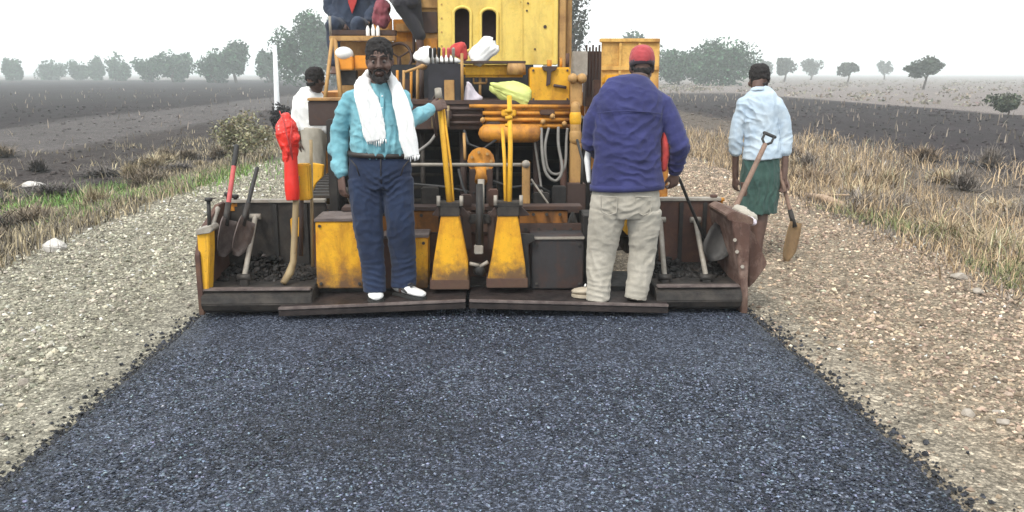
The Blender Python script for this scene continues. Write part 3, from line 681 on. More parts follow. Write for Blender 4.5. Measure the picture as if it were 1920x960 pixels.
# end extensions: open dark boxes with a rounded foot, back wall, floor and heaped asphalt
def extension(xa, xb, sgn):
    """xa outer end, xb inner end"""
    lo, hi = min(xa, xb), max(xa, xb)
    prof = [(5.76, .03), (5.70, .06), (5.675, .11), (5.69, .165), (5.74, .195), (5.80, .2), (6.02, .2), (6.34, .24), (6.34, .03)]
    ft = B().prism([(lo, y, z) for y, z in prof], (hi-lo, 0, 0), .006).obj('extension_foot', M['steel'], pv)
    B().box((lo+.01, 5.70, .198), (hi-.01, 5.765, .211), .004).obj('worn_edge', M['lip'], ft)
    wall = B().box((lo, 6.345, .03), (hi, 6.385, .71), .004).obj('extension_back_wall', M['steel'] if sgn < 0 else M['rust'], pv)
    B().box((lo, 6.325, .712), (hi, 6.40, .735), .004).obj('rim', M['bar'], wall)
    for k in range(3):
        x = lo+(hi-lo)*(.2+.3*k); B().box((x-.015, 6.326, .25), (x+.015, 6.344, .70), .003).obj('stiffener', M['black'], wall)
    # asphalt left lying in the box
    n = 260; x = RNG.uniform(lo+.03, hi-.03, n); u = RNG.random(n)**1.4; y = 6.32-.34*u; z = .205+(.13*(1-u)**1.6)*(.6+.4*np.sin((x-lo)*9+sgn))*RNG.uniform(.3, 1, n)
    c = np.array([.02, .018, .018])*np.exp(RNG.normal(0, .5, (n, 1)))
    o = stones(np.stack([x, y, z], 1), RNG.uniform(.012, .03, n), .65, 40+sgn, 'ico', M['chip'], 'asphalt_heap', np.clip(c, .012, .2)); wl = WL[o]; o.parent = pv; o.location = wl-WL[pv]; o['kind'] = 'stuff'
extension(-1.95, -1.20, -1)
extension(1.77, 1.17, 1)
# left end gate: plate seen along its inner face, painted box and jack outside
b = B().prism([(-1.975, 5.70, .03), (-1.975, 6.42, .03), (-1.975, 6.42, .72), (-1.975, 6.2, .72), (-1.975, 5.82, .60), (-1.975, 5.70, .45)], (.035, 0, 0), .004); lg = b.obj('end_gate', M['rust'], pv)
B().tube([(-1.93, 5.74, .22), (-1.935, 5.82, .5), (-1.94, 6.16, .70)], [.022, .02, .018], n=8).obj('gate_rib', M['bar'], lg, True)
B().pprism([(369, 436), (392, 432), (393, 470), (390, 546), (376, 546)], 5.72, .12, .006).obj('gate_guide', M['yellow_c'], pv)
B().pprism([(366, 432), (394, 424), (398, 431), (394, 437), (368, 441)], 5.70, .16, .004).obj('guide_cap', M['bar'], pv)
def jack(px, yt, yb, Y, mat='black', w=7):
    b = B().ptube([(px+2, yb, Y), (px, yt+6, Y)], .014, 8).ptube([(px, yt+5, Y), (px, yt-1, Y)], [.027, .027], 10); return b.obj('screw_jack', M[mat], pv, True)
jack(391, 372, 428, 5.80)
jack(427, 362, 402, 6.36); jack(441, 366, 402, 6.36)
B().ptube([(418, 384, 6.36), (446, 384, 6.36)], .02, 8).pbox(420, 385, 442, 398, 6.34, .06, .01).obj('jack_block', M['orange'], pv)
# right end gate: thick rusty plate with outer gusset
b = B().pprism([(1372, 412), (1408, 420), (1403, 520), (1402, 588), (1389, 590), (1387, 515)], 5.73, .62, .006); rg = b.obj('end_gate', M['dustrust'], pv)
rg['label'] = 'thick rust brown end gate'
B().pprism([(1404, 428), (1416, 441), (1438, 492), (1437, 499), (1416, 528), (1404, 540)], 5.92, .05, .005).obj('gusset', M['dustrust'], rg)
B().pprism([(1362, 404), (1376, 396), (1414, 410), (1412, 423), (1366, 414)], 5.74, .5, .006).obj('gate_cap', M['dustrust'], rg)
for x, y in ((1378, 450), (1382, 472), (1392, 500)): B().ptube([(x, y, 5.735), (x, y, 5.715)], .014, 6).obj('bolt', M['bar'], rg)
jack(1338, 366, 402, 6.36, 'rust'); jack(1352, 372, 402, 6.36, 'orange')
B().ptube([(1330, 386, 6.36), (1362, 390, 6.36)], .02, 8).pbox(1332, 386, 1356, 400, 6.34, .06, .01).obj('jack_block', M['orange'], pv)
# struts with clevis feet
def strut(top, bot, r=.019, mat='bar', name='strut'):
    s = B().ptube([top, bot], r, 10).obj(name, M[mat], pv, True)
    a = at(*bot); B().tube([a+Vector((-.045, 0, 0)), a+Vector((.045, 0, 0))], .024, n=8).box(a-Vector((.03, .02, .09)), a+Vector((.03, .03, -.01)), .005).obj('clevis', M['steel'], s)
    a = at(*top); B().tube([a+Vector((-.04, 0, 0)), a+Vector((.04, 0, 0))], .022, n=8).obj('pivot_pin', M['bar'], s)
    return s
strut((479, 406, 6.30), (458, 520, 5.86))
strut((1304, 412, 6.30), (1324, 520, 5.86)); strut((1238, 412, 6.30), (1246, 520, 5.86))
# left control post: bent foot, twin posts
B().ptube([(556, 330, 6.02), (554, 400, 6.0), (550, 490, 5.94), (543, 512, 5.9), (531, 531, 5.84)], [.022, .022, .024, .03, .022], 10).obj('control_post', M['olive'], pv, True)
B().ptube([(566, 330, 6.12), (564, 480, 6.08)], .016, 8).obj('control_post', M['brown'], pv, True)
B().ptube([(583, 262, 6.25), (586, 500, 6.1)], .012, 8).obj('control_post', M['olive'], pv, True)
B().pbox(557, 308, 580, 376, 6.06, .10, .01).obj('valve_box', M['yellow_c'], pv)
B().pprism([(584, 306), (606, 310), (604, 332), (592, 344), (585, 360)], 6.5, .06).obj('side_bracket', M['yellow_c'], pv)
# screed boxes
def capped_box(x0, y0, x1, y1, Y, dep, mat, cap, skew=0, name='screed_box'):
    z = B().pprism([(x0, y0), (x1, y0), (x1+skew, y1), (x0+abs(skew)*.3, y1)], Y, dep, .008).obj(name, M[mat], pv)
    a, c = at(x0, y0, Y), at(x1, y0, Y); B().box((a.x-.008, Y-.010, a.z+.002), (c.x+.008, Y+dep+.01, a.z+.022), .004).obj('lid', M[cap], z); return z
b1 = capped_box(591, 416, 672, 541, 5.90, .33, 'yellow', 'lip', 10)
capped_box(716, 448, 752, 541, 5.93, .2, 'rust', 'lip')
capped_box(756, 446, 802, 541, 5.935, .22, 'yellow', 'lip')
bk = B().pbox(997, 449, 1094, 541, 5.92, .3, .006).obj('heater_box', M['darkbox'], pv)
B().pbox(996, 443, 1096, 448.5, 5.925, .30, .003).obj('lid', M['darkbox'], bk)
B().pbox(996, 444.5, 1096, 449, 5.905, .018, .002).obj('worn_edge', M['bar'], bk)
B().pbox(1093, 405, 1140, 540, 6.02, .3, .006).obj('heater_box', M['black'], pv)
B().pprism([(974, 438), (1001, 440), (1003, 452), (990, 458), (995, 536), (986, 540), (980, 460), (974, 450)], 5.86, .04).obj('latch_bracket', M['black'], pv)
# dark red brown cross members behind
B().pbox(640, 388, 1092, 395, 6.2, .16, .004).obj('frame_rail', M['brown'], pv)
for x0, x1, m in ((683, 822, 'rustpanel'), (865, 938, 'rust'), (974, 1064, 'rustpanel')):
    B().pbox(x0, 396, x1, 436, 6.22, .05).obj('frame_panel', M[m], pv)
B().pbox(974, 420, 1092, 446, 6.16, .05).obj('frame_panel', M['brown'], pv)
B().pbox(590, 438, 1095, 545, 6.25, .06).obj('screed_back_plate', M['rust'], pv)
# the two tapered pillars
for poly, base, collar in (([(827, 404), (860, 404), (877, 492), (878, 527), (809, 527), (813, 490)], (806, 526, 880, 543), (825, 381, 862, 406)),
                           ([(934, 404), (971, 404), (984, 492), (987, 524), (914, 524), (922, 488)], (912, 523, 990, 540), (932, 380, 974, 406))):
    p = B().pprism(poly, 5.80, .14, .007).obj('pillar', M['yellow'], pv)
    B().pbox(*base, 5.785, .2, .005).obj('base_plate', M['rust'], p)
    x0, y0, x1, y1 = collar
    B().pbox(x0, y0+8, x1, y1, 5.79, .16, .006).pbox(x0-6, y0, x1+6, y0+8, 5.80, .14, .004).obj('collar', M['steel'], p)
    for xx in (x0-3, x1+3): B().ptube([(xx, y0+5, 5.79), (xx, y0-14, 5.8)], .013, 8).obj('bolt', M['bar'], p)
    B().pprism([(x1, y0+4), (x1+20, y1-2), (x1, y1)], 5.86, .04).obj('rib', M['brown'], p)
    B().pprism([(x0, y0+4), (x0-16, y1-2), (x0, y1)], 5.86, .04).obj('rib', M['brown'], p)
# turnbuckle between the pillars
tb = B().ptube([(899, 345, 6.0), (899, 470, 5.9)], [.024, .03], 10).obj('crown_adjuster', M['black'], pv, True)
B().pbox(889, 461, 906, 477, 5.86, .06, .006).obj('nut', M['bar'], tb)
B().ptube([(880, 494, 5.84), (898, 498, 5.85)], .014, 8).ptube([(900, 500, 5.85), (915, 491, 5.84)], .014, 8).obj('chain_link', M['bar'], tb, True)
B().ball(at(899, 505, 5.88), .05, 2).obj('drive_coupling', M['black'], tb)
B().ptube([(902, 336, 6.1), (902, 400, 6.06)], .024, 10).obj('crown_adjuster', M['bar'], pv, True)
# auger gearbox with tooth-like bolts
hb = B().ptube([(902, 302, 6.75), (902, 302, 6.55)], .105, 14).ptube([(902, 312, 6.6), (902, 342, 6.5)], [.07, .05], 12).obj('auger_gearbox', M['orange'], pv)
for k in range(7):
    a = 6.28*k/7; B().ptube([(902+19*math.cos(a), 302+17*math.sin(a), 6.55), (902+19*math.cos(a), 302+17*math.sin(a), 6.52)], .013, 6).obj('bolt', M['tan'], hb)
B().pbox(880, 318, 892, 388, 6.5, .05).pbox(912, 318, 924, 388, 6.5, .05).obj('gearbox_leg', M['brown'], pv)
# grey handrail and its post, diagonal stay
B().ptube([(690, 309, 6.4), (770, 309, 6.4), (985, 309, 6.4)], .014, 8).obj('hand_bar', M['bar'], pv, True)
B().pbox(979, 303, 994, 386, 6.36, .05, .006).obj('bar_post', M['tan'], pv)
B().ball(at(986, 308, 6.37), .032, 2).obj('bar_knob', M['bar'], pv)
B().ptube([(996, 336, 6.45), (1032, 388, 6.35)], .008, 6).obj('stay', M['bar'], pv, True)
# tall yellow tow-arm lifting bars above the pillars (flat bar pairs)
lb = B().ptube([(843, 384, 5.86), (833, 280, 5.98), (822, 176, 6.1)], [.021, .019, .018], 10).ptube([(850, 384, 5.88), (845, 310, 5.98), (836, 240, 6.04), (830, 190, 6.12)], .010, 8)
lb.obj('lifting_bar', M['yellow_c'], pv, True)
B().ptube([(823, 186, 6.09), (821, 166, 6.11)], [.026, .024], 10).obj('worn_grip', M['bar'], pv, True)
B().ptube([(818, 255, 6.1), (811, 215, 6.14), (813, 185, 6.16), (822, 170, 6.12)], .010, 8).obj('chain_loop', M['brown'], pv, True)
B().ptube([(948, 380, 5.88), (946, 300, 6.0), (942, 240, 6.1)], .013, 8).obj('lifting_bar', M['yellow_c'], pv, True)
rb = B().ptube([(955, 380, 5.86), (957, 280, 5.98), (955, 180, 6.1)], [.018, .017, .017], 10).obj('lifting_bar', M['yellow_c'], pv, True)
for y in (205, 218, 232): B().ptube([(954, y, 6.05), (954, y+6, 6.05)], .026, 10).obj('worn_grip', M['yellow_c'], rb, True)

# ---- tractor body: dark tunnel, cross beam, deck
B().box((-1.32, 7.15, .30), (-1.24, 9.8, 1.28), .01).obj('side_plate', M['black'], pv)
B().box((.80, 7.15, .30), (.88, 9.8, 1.28), .01).obj('side_plate', M['black'], pv)
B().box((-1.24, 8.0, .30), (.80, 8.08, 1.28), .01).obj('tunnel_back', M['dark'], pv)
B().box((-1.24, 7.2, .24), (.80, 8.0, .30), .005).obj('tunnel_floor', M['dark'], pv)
for x0 in (-1.66, .89):                      # crawler tracks
    tk = B().box((x0, 7.2, .10), (x0+.33, 10.4, .60), .12).obj('crawler_track', M['rubber'], pv)
    for k in range(15): B().box((x0-.01, 7.30+.2*k, .602), (x0+.34, 7.42+.2*k, .63), .003).obj('track_pad', M['steel'], tk)
    for k in range(5): B().box((x0-.01, 7.168, .16+.09*k), (x0+.34, 7.198, .21+.09*k), .003).obj('track_pad', M['steel'], tk)
B().pbox(690, 197, 908, 243, 7.06, .14, .006).obj('cross_beam', M['brown'], pv)
bm_ = B().pbox(909, 198, 1086, 242, 7.065, .14, .006).obj('cross_beam', M['orange'], pv)
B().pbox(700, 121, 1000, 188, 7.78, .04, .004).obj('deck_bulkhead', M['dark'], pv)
for y in (199, 212, 224, 236): B().ptube([(905 if y > 205 else 880, y, 7.03), (1084, y+1, 7.03)], .016, 8).obj('rail_pipe', M['orange'], bm_, True)
for y in (204, 217, 230): B().ptube([(826, y, 7.035), (905, y, 7.035)], .013, 8).obj('rail_pipe', M['brown'], bm_, True)
for x, y in ((905, 225), (1018, 228), (1036, 218), (1058, 232), (1078, 222), (1000, 241)): B().ball(at(x, y, 7.0), .025, 1).obj('fitting', M['tan'], bm_)
B().ptube([(914, 250, 7.0), (1000, 250, 7.0)], [.075, .075], 14, dome=True).obj('hydraulic_tank', M['orange'], pv, True)
B().pbox(700, 188, 1090, 196, 7.05, 2.6, .004).obj('deck', M['brown'], pv)
for pts, r in (([(1015, 240, 6.98), (1017, 290, 6.9), (1024, 325, 6.86), (1042, 339, 6.85), (1054, 318, 6.88), (1047, 270, 6.94), (1047, 238, 6.98)], .013),
               ([(1029, 240, 6.99), (1022, 275, 6.93), (1027, 316, 6.9), (1044, 327, 6.9), (1059, 312, 6.92), (1062, 262, 6.98), (1064, 240, 6.99)], .012),
               ([(690, 262, 6.9), (760, 290, 6.85), (800, 272, 6.9), (818, 250, 6.98)], .012),
               ([(1000, 250, 6.99), (1012, 330, 7.0), (1020, 388, 6.9)], .010)):
    b = B(); P = [at(*p) for p in pts]; Q = []
    for i in range(len(P)-1):
        p0, p1, p2, p3 = P[max(i-1, 0)], P[i], P[i+1], P[min(i+2, len(P)-1)]
        for k in range(6):
            t_ = k/6; Q.append(.5*((2*p1)+(p2-p0)*t_+(2*p0-5*p1+4*p2-p3)*t_*t_+(3*p1-p0-3*p2+p3)*t_**3))
    b.tube(Q+[P[-1]], r, n=8).obj('hydraulic_hose', M['hose'], pv, True)
# right column of knuckles and post
cl = B().pbox(1069, 268, 1090, 345, 6.95, .1, .006).obj('column', M['tan'], pv)
B().pbox(1064, 345, 1098, 400, 6.85, .14, .006).obj('foot_block', M['brown'], cl)
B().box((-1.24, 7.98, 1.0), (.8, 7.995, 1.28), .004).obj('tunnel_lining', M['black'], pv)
for y, r in ((205, .05), (222, .06), (240, .055), (256, .062)): B().ptube([(1079, y-6, 6.98), (1079, y+6, 6.98)], [r*.8, r*.8], 12, dome=True).obj('knuckle', M['tan'] if y != 222 else M['yellow_c'], cl, True)
B().pbox(1070, 150, 1092, 200, 7.0, .08, .006).obj('upper_post', M['tan'], cl)
for x in (1074, 1091): B().ball(at(x, 147, 6.99), .042, 2).obj('knob', M['tan'], cl)
B().pbox(1074, 96, 1102, 142, 7.6, .1, .005).obj('grey_pillar', M['bar'], pv)
# deck furniture: seat beam, console, control box
sb = B().pbox(868, 121, 985, 145, 7.3, .22, .02).obj('seat_beam', M['yellow_c'], pv)
B().pbox(868, 114, 986, 119, 7.22, .4, .003).obj('shelf', M['brown'], sb)
B().ptube([(968, 119, 7.25), (968, 140, 7.25)], [.075, .08], 14).obj('beam_pivot', M['tan'], sb, True)
B().ptube([(900, 146, 7.35), (900, 190, 7.35)], .012, 8).ptube([(888, 156, 7.34), (912, 156, 7.34)], .010, 8).ptube([(888, 146, 7.34), (888, 156, 7.34)], .008, 6).ptube([(912, 146, 7.34), (912, 156, 7.34)], .008, 6).obj('tap_handle', M['tan'], pv, True)
B().ptube([(866, 100, 7.05), (867, 190, 7.1)], .012, 8).obj('lever', M['tan'], pv, True)
cs = B().pbox(802, 119, 866, 192, 7.12, .3, .012).obj('control_console', M['charcoal'], pv)
B().pbox(833, 150, 852, 190, 7.11, .01, .003).obj('panel', M['tan'], cs)
for k, (x, m) in enumerate(((808, 'black'), (816, 'black'), (824, 'black'), (833, 'redwood'), (842, 'redwood'), (851, 'bar'))):
    lv = B().ptube([(x, 119, 7.2), (x-1, 101, 7.16)], .007, 6).obj('control_lever', M['bar'], cs, True); B().ptube([(x-1, 106, 7.165), (x-1, 92, 7.15)], [.012, .014], 8, dome=True).obj('grip', M[m], lv, True)
cb = B().pbox(994, 126, 1070, 193, 7.08, .34, .012).obj('control_box', M['yellow_c'], pv)
B().pbox(993, 190, 1071, 196, 7.06, .36, .004).obj('box_base', M['brown'], cb)
B().pprism([(1016, 124), (1046, 124), (1042, 132), (1034, 134), (1032, 158), (1024, 162), (1026, 134), (1018, 132)], 7.05, .025).obj('latch', M['brown'], cb)
B().ptube([(1038, 160, 7.06), (1062, 164, 7.06)], .012, 8).obj('handle', M['brown'], cb)
B().ptube([(1030, 112, 7.15), (1030, 128, 7.15)], .02, 8).obj('breather', M['orange'], cb, True)
# the pale yellow cab and its two slots, built as a shell with real openings
YC = 7.95
def slot(x0, y0, x1, y1, n=9):
    r = (x1-x0)/2; cx = (x0+x1)/2; k = .78
    top = [(cx-r*math.cos(math.pi*i/n), y0+r*k-r*k*math.sin(math.pi*i/n)) for i in range(n+1)]
    bot = [(cx+r*math.cos(math.pi*i/n), y1-r*k*.5+r*k*.5*math.sin(math.pi*i/n)) for i in range(n+1)]
    return top+bot
cab = empty('cab', at(933, 190, YC), None, None); del_ = cab; cab.parent = pv; cab.location = WL[cab]-WL[pv]
bm = bmesh.new(); dep = .03
def loop(poly, Y): return [bm.verts.new(at(x, y, Y)) for x, y in poly]
# panel with two holes: triangulated fill between outlines
outer = [(822, 121), (1044, 121), (1044, -130), (822, -130)]
edges = []
for poly in (outer, slot(850, 13, 883, 97), slot(901, 16, 933, 97)):
    vs = loop(poly, YC); edges += [bm.edges.new((vs[i], vs[(i+1) % len(vs)])) for i in range(len(vs))]
bmesh.ops.triangle_fill(bm, use_beauty=True, use_dissolve=True, edges=edges, normal=(0, -1, 0))
r_ = bmesh.ops.extrude_face_region(bm, geom=bm.faces[:]); 
bmesh.ops.translate(bm, vec=(0, dep, 0), verts=[v for v in r_['geom'] if isinstance(v, bmesh.types.BMVert)]); bmesh.ops.recalc_face_normals(bm, faces=bm.faces)
me = bpy.data.meshes.new('rear_panel'); bm.to_mesh(me); bm.free(); link('rear_panel', me, cab, M['hood'])
for sl in ((850, 13, 883, 97), (901, 16, 933, 97)):
    P = [at(x, y, YC-.004) for x, y in slot(*sl)]; B().tube(P+[P[0]], .014, n=8, cap=False).obj('slot_rim', M['hood'], cab, True)
a, c = at(822, 121, YC), at(1044, -130, YC)
B().box((a.x, YC+.032, a.z), (a.x+.03, YC+1.3, c.z), .004).obj('side_panel', M['hood'], cab)
B().box((c.x-.03, YC+.032, a.z), (c.x, YC+1.3, c.z), .004).obj('side_panel', M['hood'], cab)
B().box((a.x, YC, c.z+.002), (c.x, YC+1.35, c.z+.05), .01).obj('roof', M['hood'], cab)
B().box((a.x+.032, YC+.26, a.z), (c.x-.032, YC+.28, c.z-.002), .002).obj('inner_panel', M['slotpanel'], cab)
for x in (979,): B().pbox(x-1.5, -120, x+1.5, 121, YC-.012, .012, .003).obj('weld_strip', M['hood'], cab)
B().pbox(938, -120, 940.5, 121, YC-.010, .010, .002).obj('weld_strip', M['hood'], cab)
for x, y in ((1022, 50), (988, 20), (990, 6), (1003, 92), (978, 4)): B().ptube([(x, y, YC+.002), (x, y, YC-.008)], .016 if x == 1022 else .009, 8).obj('bolt', M['brown'], cab)
B().pbox(1038, -130, 1047, 122, YC-.02, .05, .008).obj('corner_post', M['hood'], cab)
B().pbox(1048, -130, 1062, 128, YC+.02, .1, .008).pbox(1063, -130, 1073, 130, YC+.1, .1, .008).obj('corner_post', M['tan'], cab)
# left: ribbed engine panel beside the cab
ep = B().pbox(786, -60, 821, 118, YC+.12, .3, .006).obj('engine_panel', M['tan'], pv)
for y0, y1, m in ((-2, 15, 'tan'), (22, 62, 'brown'), (72, 94, 'orange')): B().pbox(787, y0, 820, y1, YC+.09, .025, .005).obj('louvre', M[m], ep)
B().pbox(640, 78, 790, 190, 8.22, .05, .006).obj('front_bulkhead', M['tan'], pv)
B().pbox(700, 34, 735, 78, 8.5, .05, .006).obj('seat_shell', M['orange'], pv)
B().pbox(738, 36, 775, 120, 8.52, .05, .006).obj('machine_cover', M['orange'], pv)
# steering wheel, column, brown post, tan tap
c = at(748, 108, 8.05); b = B(); Q = [c+Vector((.115*math.cos(a), .06*math.sin(a), .13*math.sin(a))) for a in np.linspace(0, 6.283, 25)]; b.tube(Q, .014, n=8, cap=False)
sw = b.obj('steering_wheel', M['brown'], pv, True); b = B()
for k in range(3): a = 2.1*k+.5; b.tube([c, c+Vector((.115*math.cos(a), .06*math.sin(a), .13*math.sin(a)))], .009, n=6)
b.obj('spoke', M['brown'], sw, True); B().tube([c, c+Vector((0, .2, -.4))], .02, n=8).obj('steering_column', M['brown'], sw, True)
B().ptube([(787, 118, 7.6), (788, 190, 7.5)], .034, 10).obj('brown_post', M['brown'], pv, True)
B().ptube([(760, 135, 7.4), (782, 128, 7.4), (796, 124, 7.4)], [.012, .014, .03], 10, dome=True).ptube([(783, 128, 7.4), (783, 190, 7.4)], .014, 8).obj('tan_tap', M['tan'], pv, True)
B().pbox(706, 148, 770, 192, 7.7, .2, .01).obj('battery_case', M['brown'], pv)
for x in (745, 757, 771): B().ptube([(x, 132, 7.55), (x, 192, 7.5)], .012, 8).obj('pipe', M['orange'] if x != 757 else M['tan'], pv, True)
# left A-frame, platform rail, lamp bracket
B().ptube([(623, 70, 8.0), (608, 196, 7.7)], .017, 8).obj('frame_leg', M['tan'], pv, True)
B().ptube([(628, 74, 8.0), (640, 196, 7.7)], .020, 8).obj('frame_leg', M['tan'], pv, True)
B().pbox(617, 67, 742, 77, 7.98, .06, .006).obj('platform_rail', M['tan'], pv)
B().pbox(622, 56, 742, 66, 8.08, .12, .004).obj('platform', M['brown'], pv)
B().pbox(622, 60, 700, 82, 8.72, .4, .01).obj('operator_seat', M['black'], pv)
B().ptube([(618, 30, 8.0), (620, 66, 8.0)], .012, 8).obj('rail_stub', M['bar'], pv, True)
B().pbox(629, 106, 662, 131, 7.9, .12, .01).pbox(664, 104, 690, 130, 7.95, .1, .01).obj('lamp_box', M['lamp'], pv)
B().ball(at(645, 101, 7.95), .085, 3, (1, .9, .75)).obj('lamp_dome', M['whitebag'], pv)
B().pbox(634, 132, 668, 160, 7.95, .12, .006).obj('lamp_bracket', M['black'], pv)
B().pbox(578, 189, 644, 236, 7.4, .16, .008).obj('tool_box', M['brown'], pv)
B().pbox(576, 184, 646, 189, 7.38, .2, .003).obj('box_shelf', M['tan'], pv)
B().pbox(628, 190, 700, 200, 7.7, .1, .004).obj('arm_beam', M['tan'], pv)
# towing arms down both sides to the screed
B().box((-1.46, 6.3, .46), (-1.38, 8.4, .60), .008).obj('tow_arm', M['yellow_c'], pv)
B().box((1.05, 6.3, .46), (1.13, 8.4, .60), .008).obj('tow_arm', M['yellow_c'], pv)
# right: radiator fins and the raised pale hopper wing
rd = B().pbox(1098, 96, 1127, 200, 9.0, .25, .006).obj('radiator', M['rust'], pv)
for k in range(5): B().pbox(1098+6*k, 84+4*(k % 2), 1101+6*k, 180, 8.98, .04, .003).obj('fin', M['brown'], rd)
B().pbox(1112, 150, 1124, 290, 8.7, .12, .006).obj('red_post', M['rust'], pv)
hw = B().pbox(1128, 76, 1236, 172, 9.6, .05, .006).obj('hopper_wing', M['amber'], pv)
B().pbox(1126, 72, 1238, 79, 9.57, .1, .005).obj('top_rib', M['amber'], hw); B().pbox(1128, 124, 1236, 132, 9.575, .03, .004).obj('cross_rib', M['amber'], hw)
B().pbox(1130, 140, 1180, 160, 9.55, .09, .03).obj('hinge_tube', M['yellow_c'], hw)
for x in (1160, 1196): B().pbox(x, 80, x+5, 172, 9.58, .03, .003).obj('upright_rib', M['amber'], hw)
B().box((1.10, 9.3, .3), (2.0, 9.6, 1.42), .02).obj('hopper_body', M['orange'], pv)
B().box((-1.9, 9.6, .35), (1.1, 11.6, 1.45), .02).obj('hopper_body', M['orange'], pv)

# ---- the cluttered inside: auger, conveyor bars, pipes, cables, bolts
def coil(x0, x1, Y, z, r, name='auger_flight'):
    n = 72; V = []; 
    for i in range(n+1):
        a = 6.283*4.5*i/n; x = x0+(x1-x0)*i/n
        for rr in (.03, r): V.append((x, Y+rr*math.cos(a), z+rr*math.sin(a)))
        for rr in (r, .03): V.append((x+.012, Y+rr*math.cos(a), z+rr*math.sin(a)))
    i = np.arange(n)[:, None]*4; F4 = np.concatenate([i+[0, 1, 5, 4], i+[1, 2, 6, 5], i+[2, 3, 7, 6], i+[3, 0, 4, 7]])
    return link(name, raw(name, np.array(V), F4, M['steel'], True), pv)
B().tube([(-1.5, 6.72, .40), (1.35, 6.72, .40)], .035, n=12).obj('auger_shaft', M['steel'], pv, True)
coil(-1.5, -.16, 6.72, .40, .17); coil(1.35, 0.0, 6.72, .40, .17)
for k in range(7): B().box((-1.2, 7.90, .36+.12*k), (.78, 7.94, .39+.12*k), .006).obj('conveyor_bar', M['steel'], pv)
for x, y0, y1, Y, r, m in ((706, 246, 386, 7.3, .022, 'steel'), (730, 246, 386, 7.35, .016, 'brown'), (792, 250, 388, 7.2, .02, 'steel'), (868, 246, 386, 7.3, .03, 'brown'), (932, 262, 388, 7.2, .014, 'steel'), (1004, 250, 388, 7.25, .026, 'brown'), (1056, 300, 392, 7.1, .03, 'rust'), (870, 250, 300, 6.9, .012, 'tan')):
    B().ptube([(x, y0, Y), (x+2, y1, Y-.1)], r, 8).obj('pipe', M[m], pv, True)
for P in ([(870, 244, 7.0), (878, 270, 6.95), (905, 280, 6.9), (930, 262, 6.95)], [(700, 300, 6.9), (730, 330, 6.85), (775, 345, 6.8), (830, 350, 6.7), (890, 362, 6.5)], [(925, 340, 6.5), (960, 352, 6.6), (1000, 345, 6.7), (1030, 360, 6.8)], [(860, 318, 6.6), (868, 350, 6.5), (880, 380, 6.4)], [(1082, 262, 6.9), (1092, 300, 6.8), (1090, 345, 6.75)]):
    B().ptube(P, .011, 7).obj('cable', M['rubber'], pv, True)
for x, y in ((700, 402), (720, 402), (742, 402), (790, 404), (1000, 402), (1025, 402), (1050, 402), (985, 430), (1010, 430), (1040, 430), (1070, 430), (700, 428), (740, 428)):
    B().ptube([(x, y, 6.215), (x, y, 6.145)], .013, 6).obj('bolt', M['steel'], pv)
for x0, y0, x1, y1, Y, m in ((668, 362, 700, 388, 6.3, 'brown'), (790, 352, 822, 388, 6.35, 'steel'), (862, 366, 884, 388, 6.2, 'brown'), (916, 356, 934, 388, 6.2, 'rust'), (1000, 362, 1030, 388, 6.4, 'steel'), (1036, 350, 1062, 388, 6.5, 'black'), (866, 398, 884, 470, 6.0, 'brown'), (914, 398, 928, 470, 6.0, 'brown'), (880, 404, 920, 420, 5.98, 'black')):
    B().pbox(x0, y0, x1, y1, Y, .08, .008).obj('bracket', M[m], pv)
# rows of bolts on the pillars, boxes, cab corner and wing
for x, y, Y in ((599, 424, 5.9), (664, 424, 5.9), (602, 532, 5.9), (674, 532, 5.9), (1006, 532, 5.92), (1086, 532, 5.92), (1006, 458, 5.92), (1086, 458, 5.92), (764, 456, 5.935), (794, 456, 5.935)):
    B().ptube([(x, y, Y+.004), (x, y, Y-.012)], .012, 6).obj('bolt', M['steel'], pv)
for y in (8, 34, 60, 86, 112): B().ptube([(828, y, YC+.002), (828, y, YC-.007)], .008, 6).obj('bolt', M['tan'], cab)
for x, y in ((1000, 132), (1064, 132), (1000, 186), (1064, 186)): B().ptube([(x, y, 7.082), (x, y, 7.066)], .010, 6).obj('bolt', M['brown'], cb)
# deck clutter: small pipes, cans and valve blocks under the seat beam and by the wheel
for x, y0, y1, Y, r, m in ((812, 196, 240, 7.0, .014, 'olive'), (840, 198, 238, 7.0, .012, 'olive'), (776, 60, 118, 8.1, .014, 'brown'), (706, 84, 146, 8.0, .02, 'orange'), (724, 90, 146, 8.0, .012, 'olive'), (1064, 100, 126, 7.5, .016, 'rust'), (1052, 108, 126, 7.4, .012, 'orange')):
    B().ptube([(x, y0, Y), (x, y1, Y)], r, 8).obj('pipe', M[m], pv, True)
for x0, y0, x1, y1, Y, m in ((912, 228, 938, 243, 7.0, 'brown'), (940, 206, 968, 218, 6.99, 'yellow_c'), (820, 206, 846, 224, 6.99, 'brown'), (1012, 206, 1040, 216, 7.0, 'rust'), (746, 122, 786, 132, 7.9, 'orange'), (700, 108, 738, 120, 8.1, 'rust'), (742, 44, 770, 60, 8.48, 'tan'), (704, 52, 730, 66, 8.46, 'tan')):
    B().pbox(x0, y0, x1, y1, Y, .06, .008).obj('valve_block', M[m], pv)
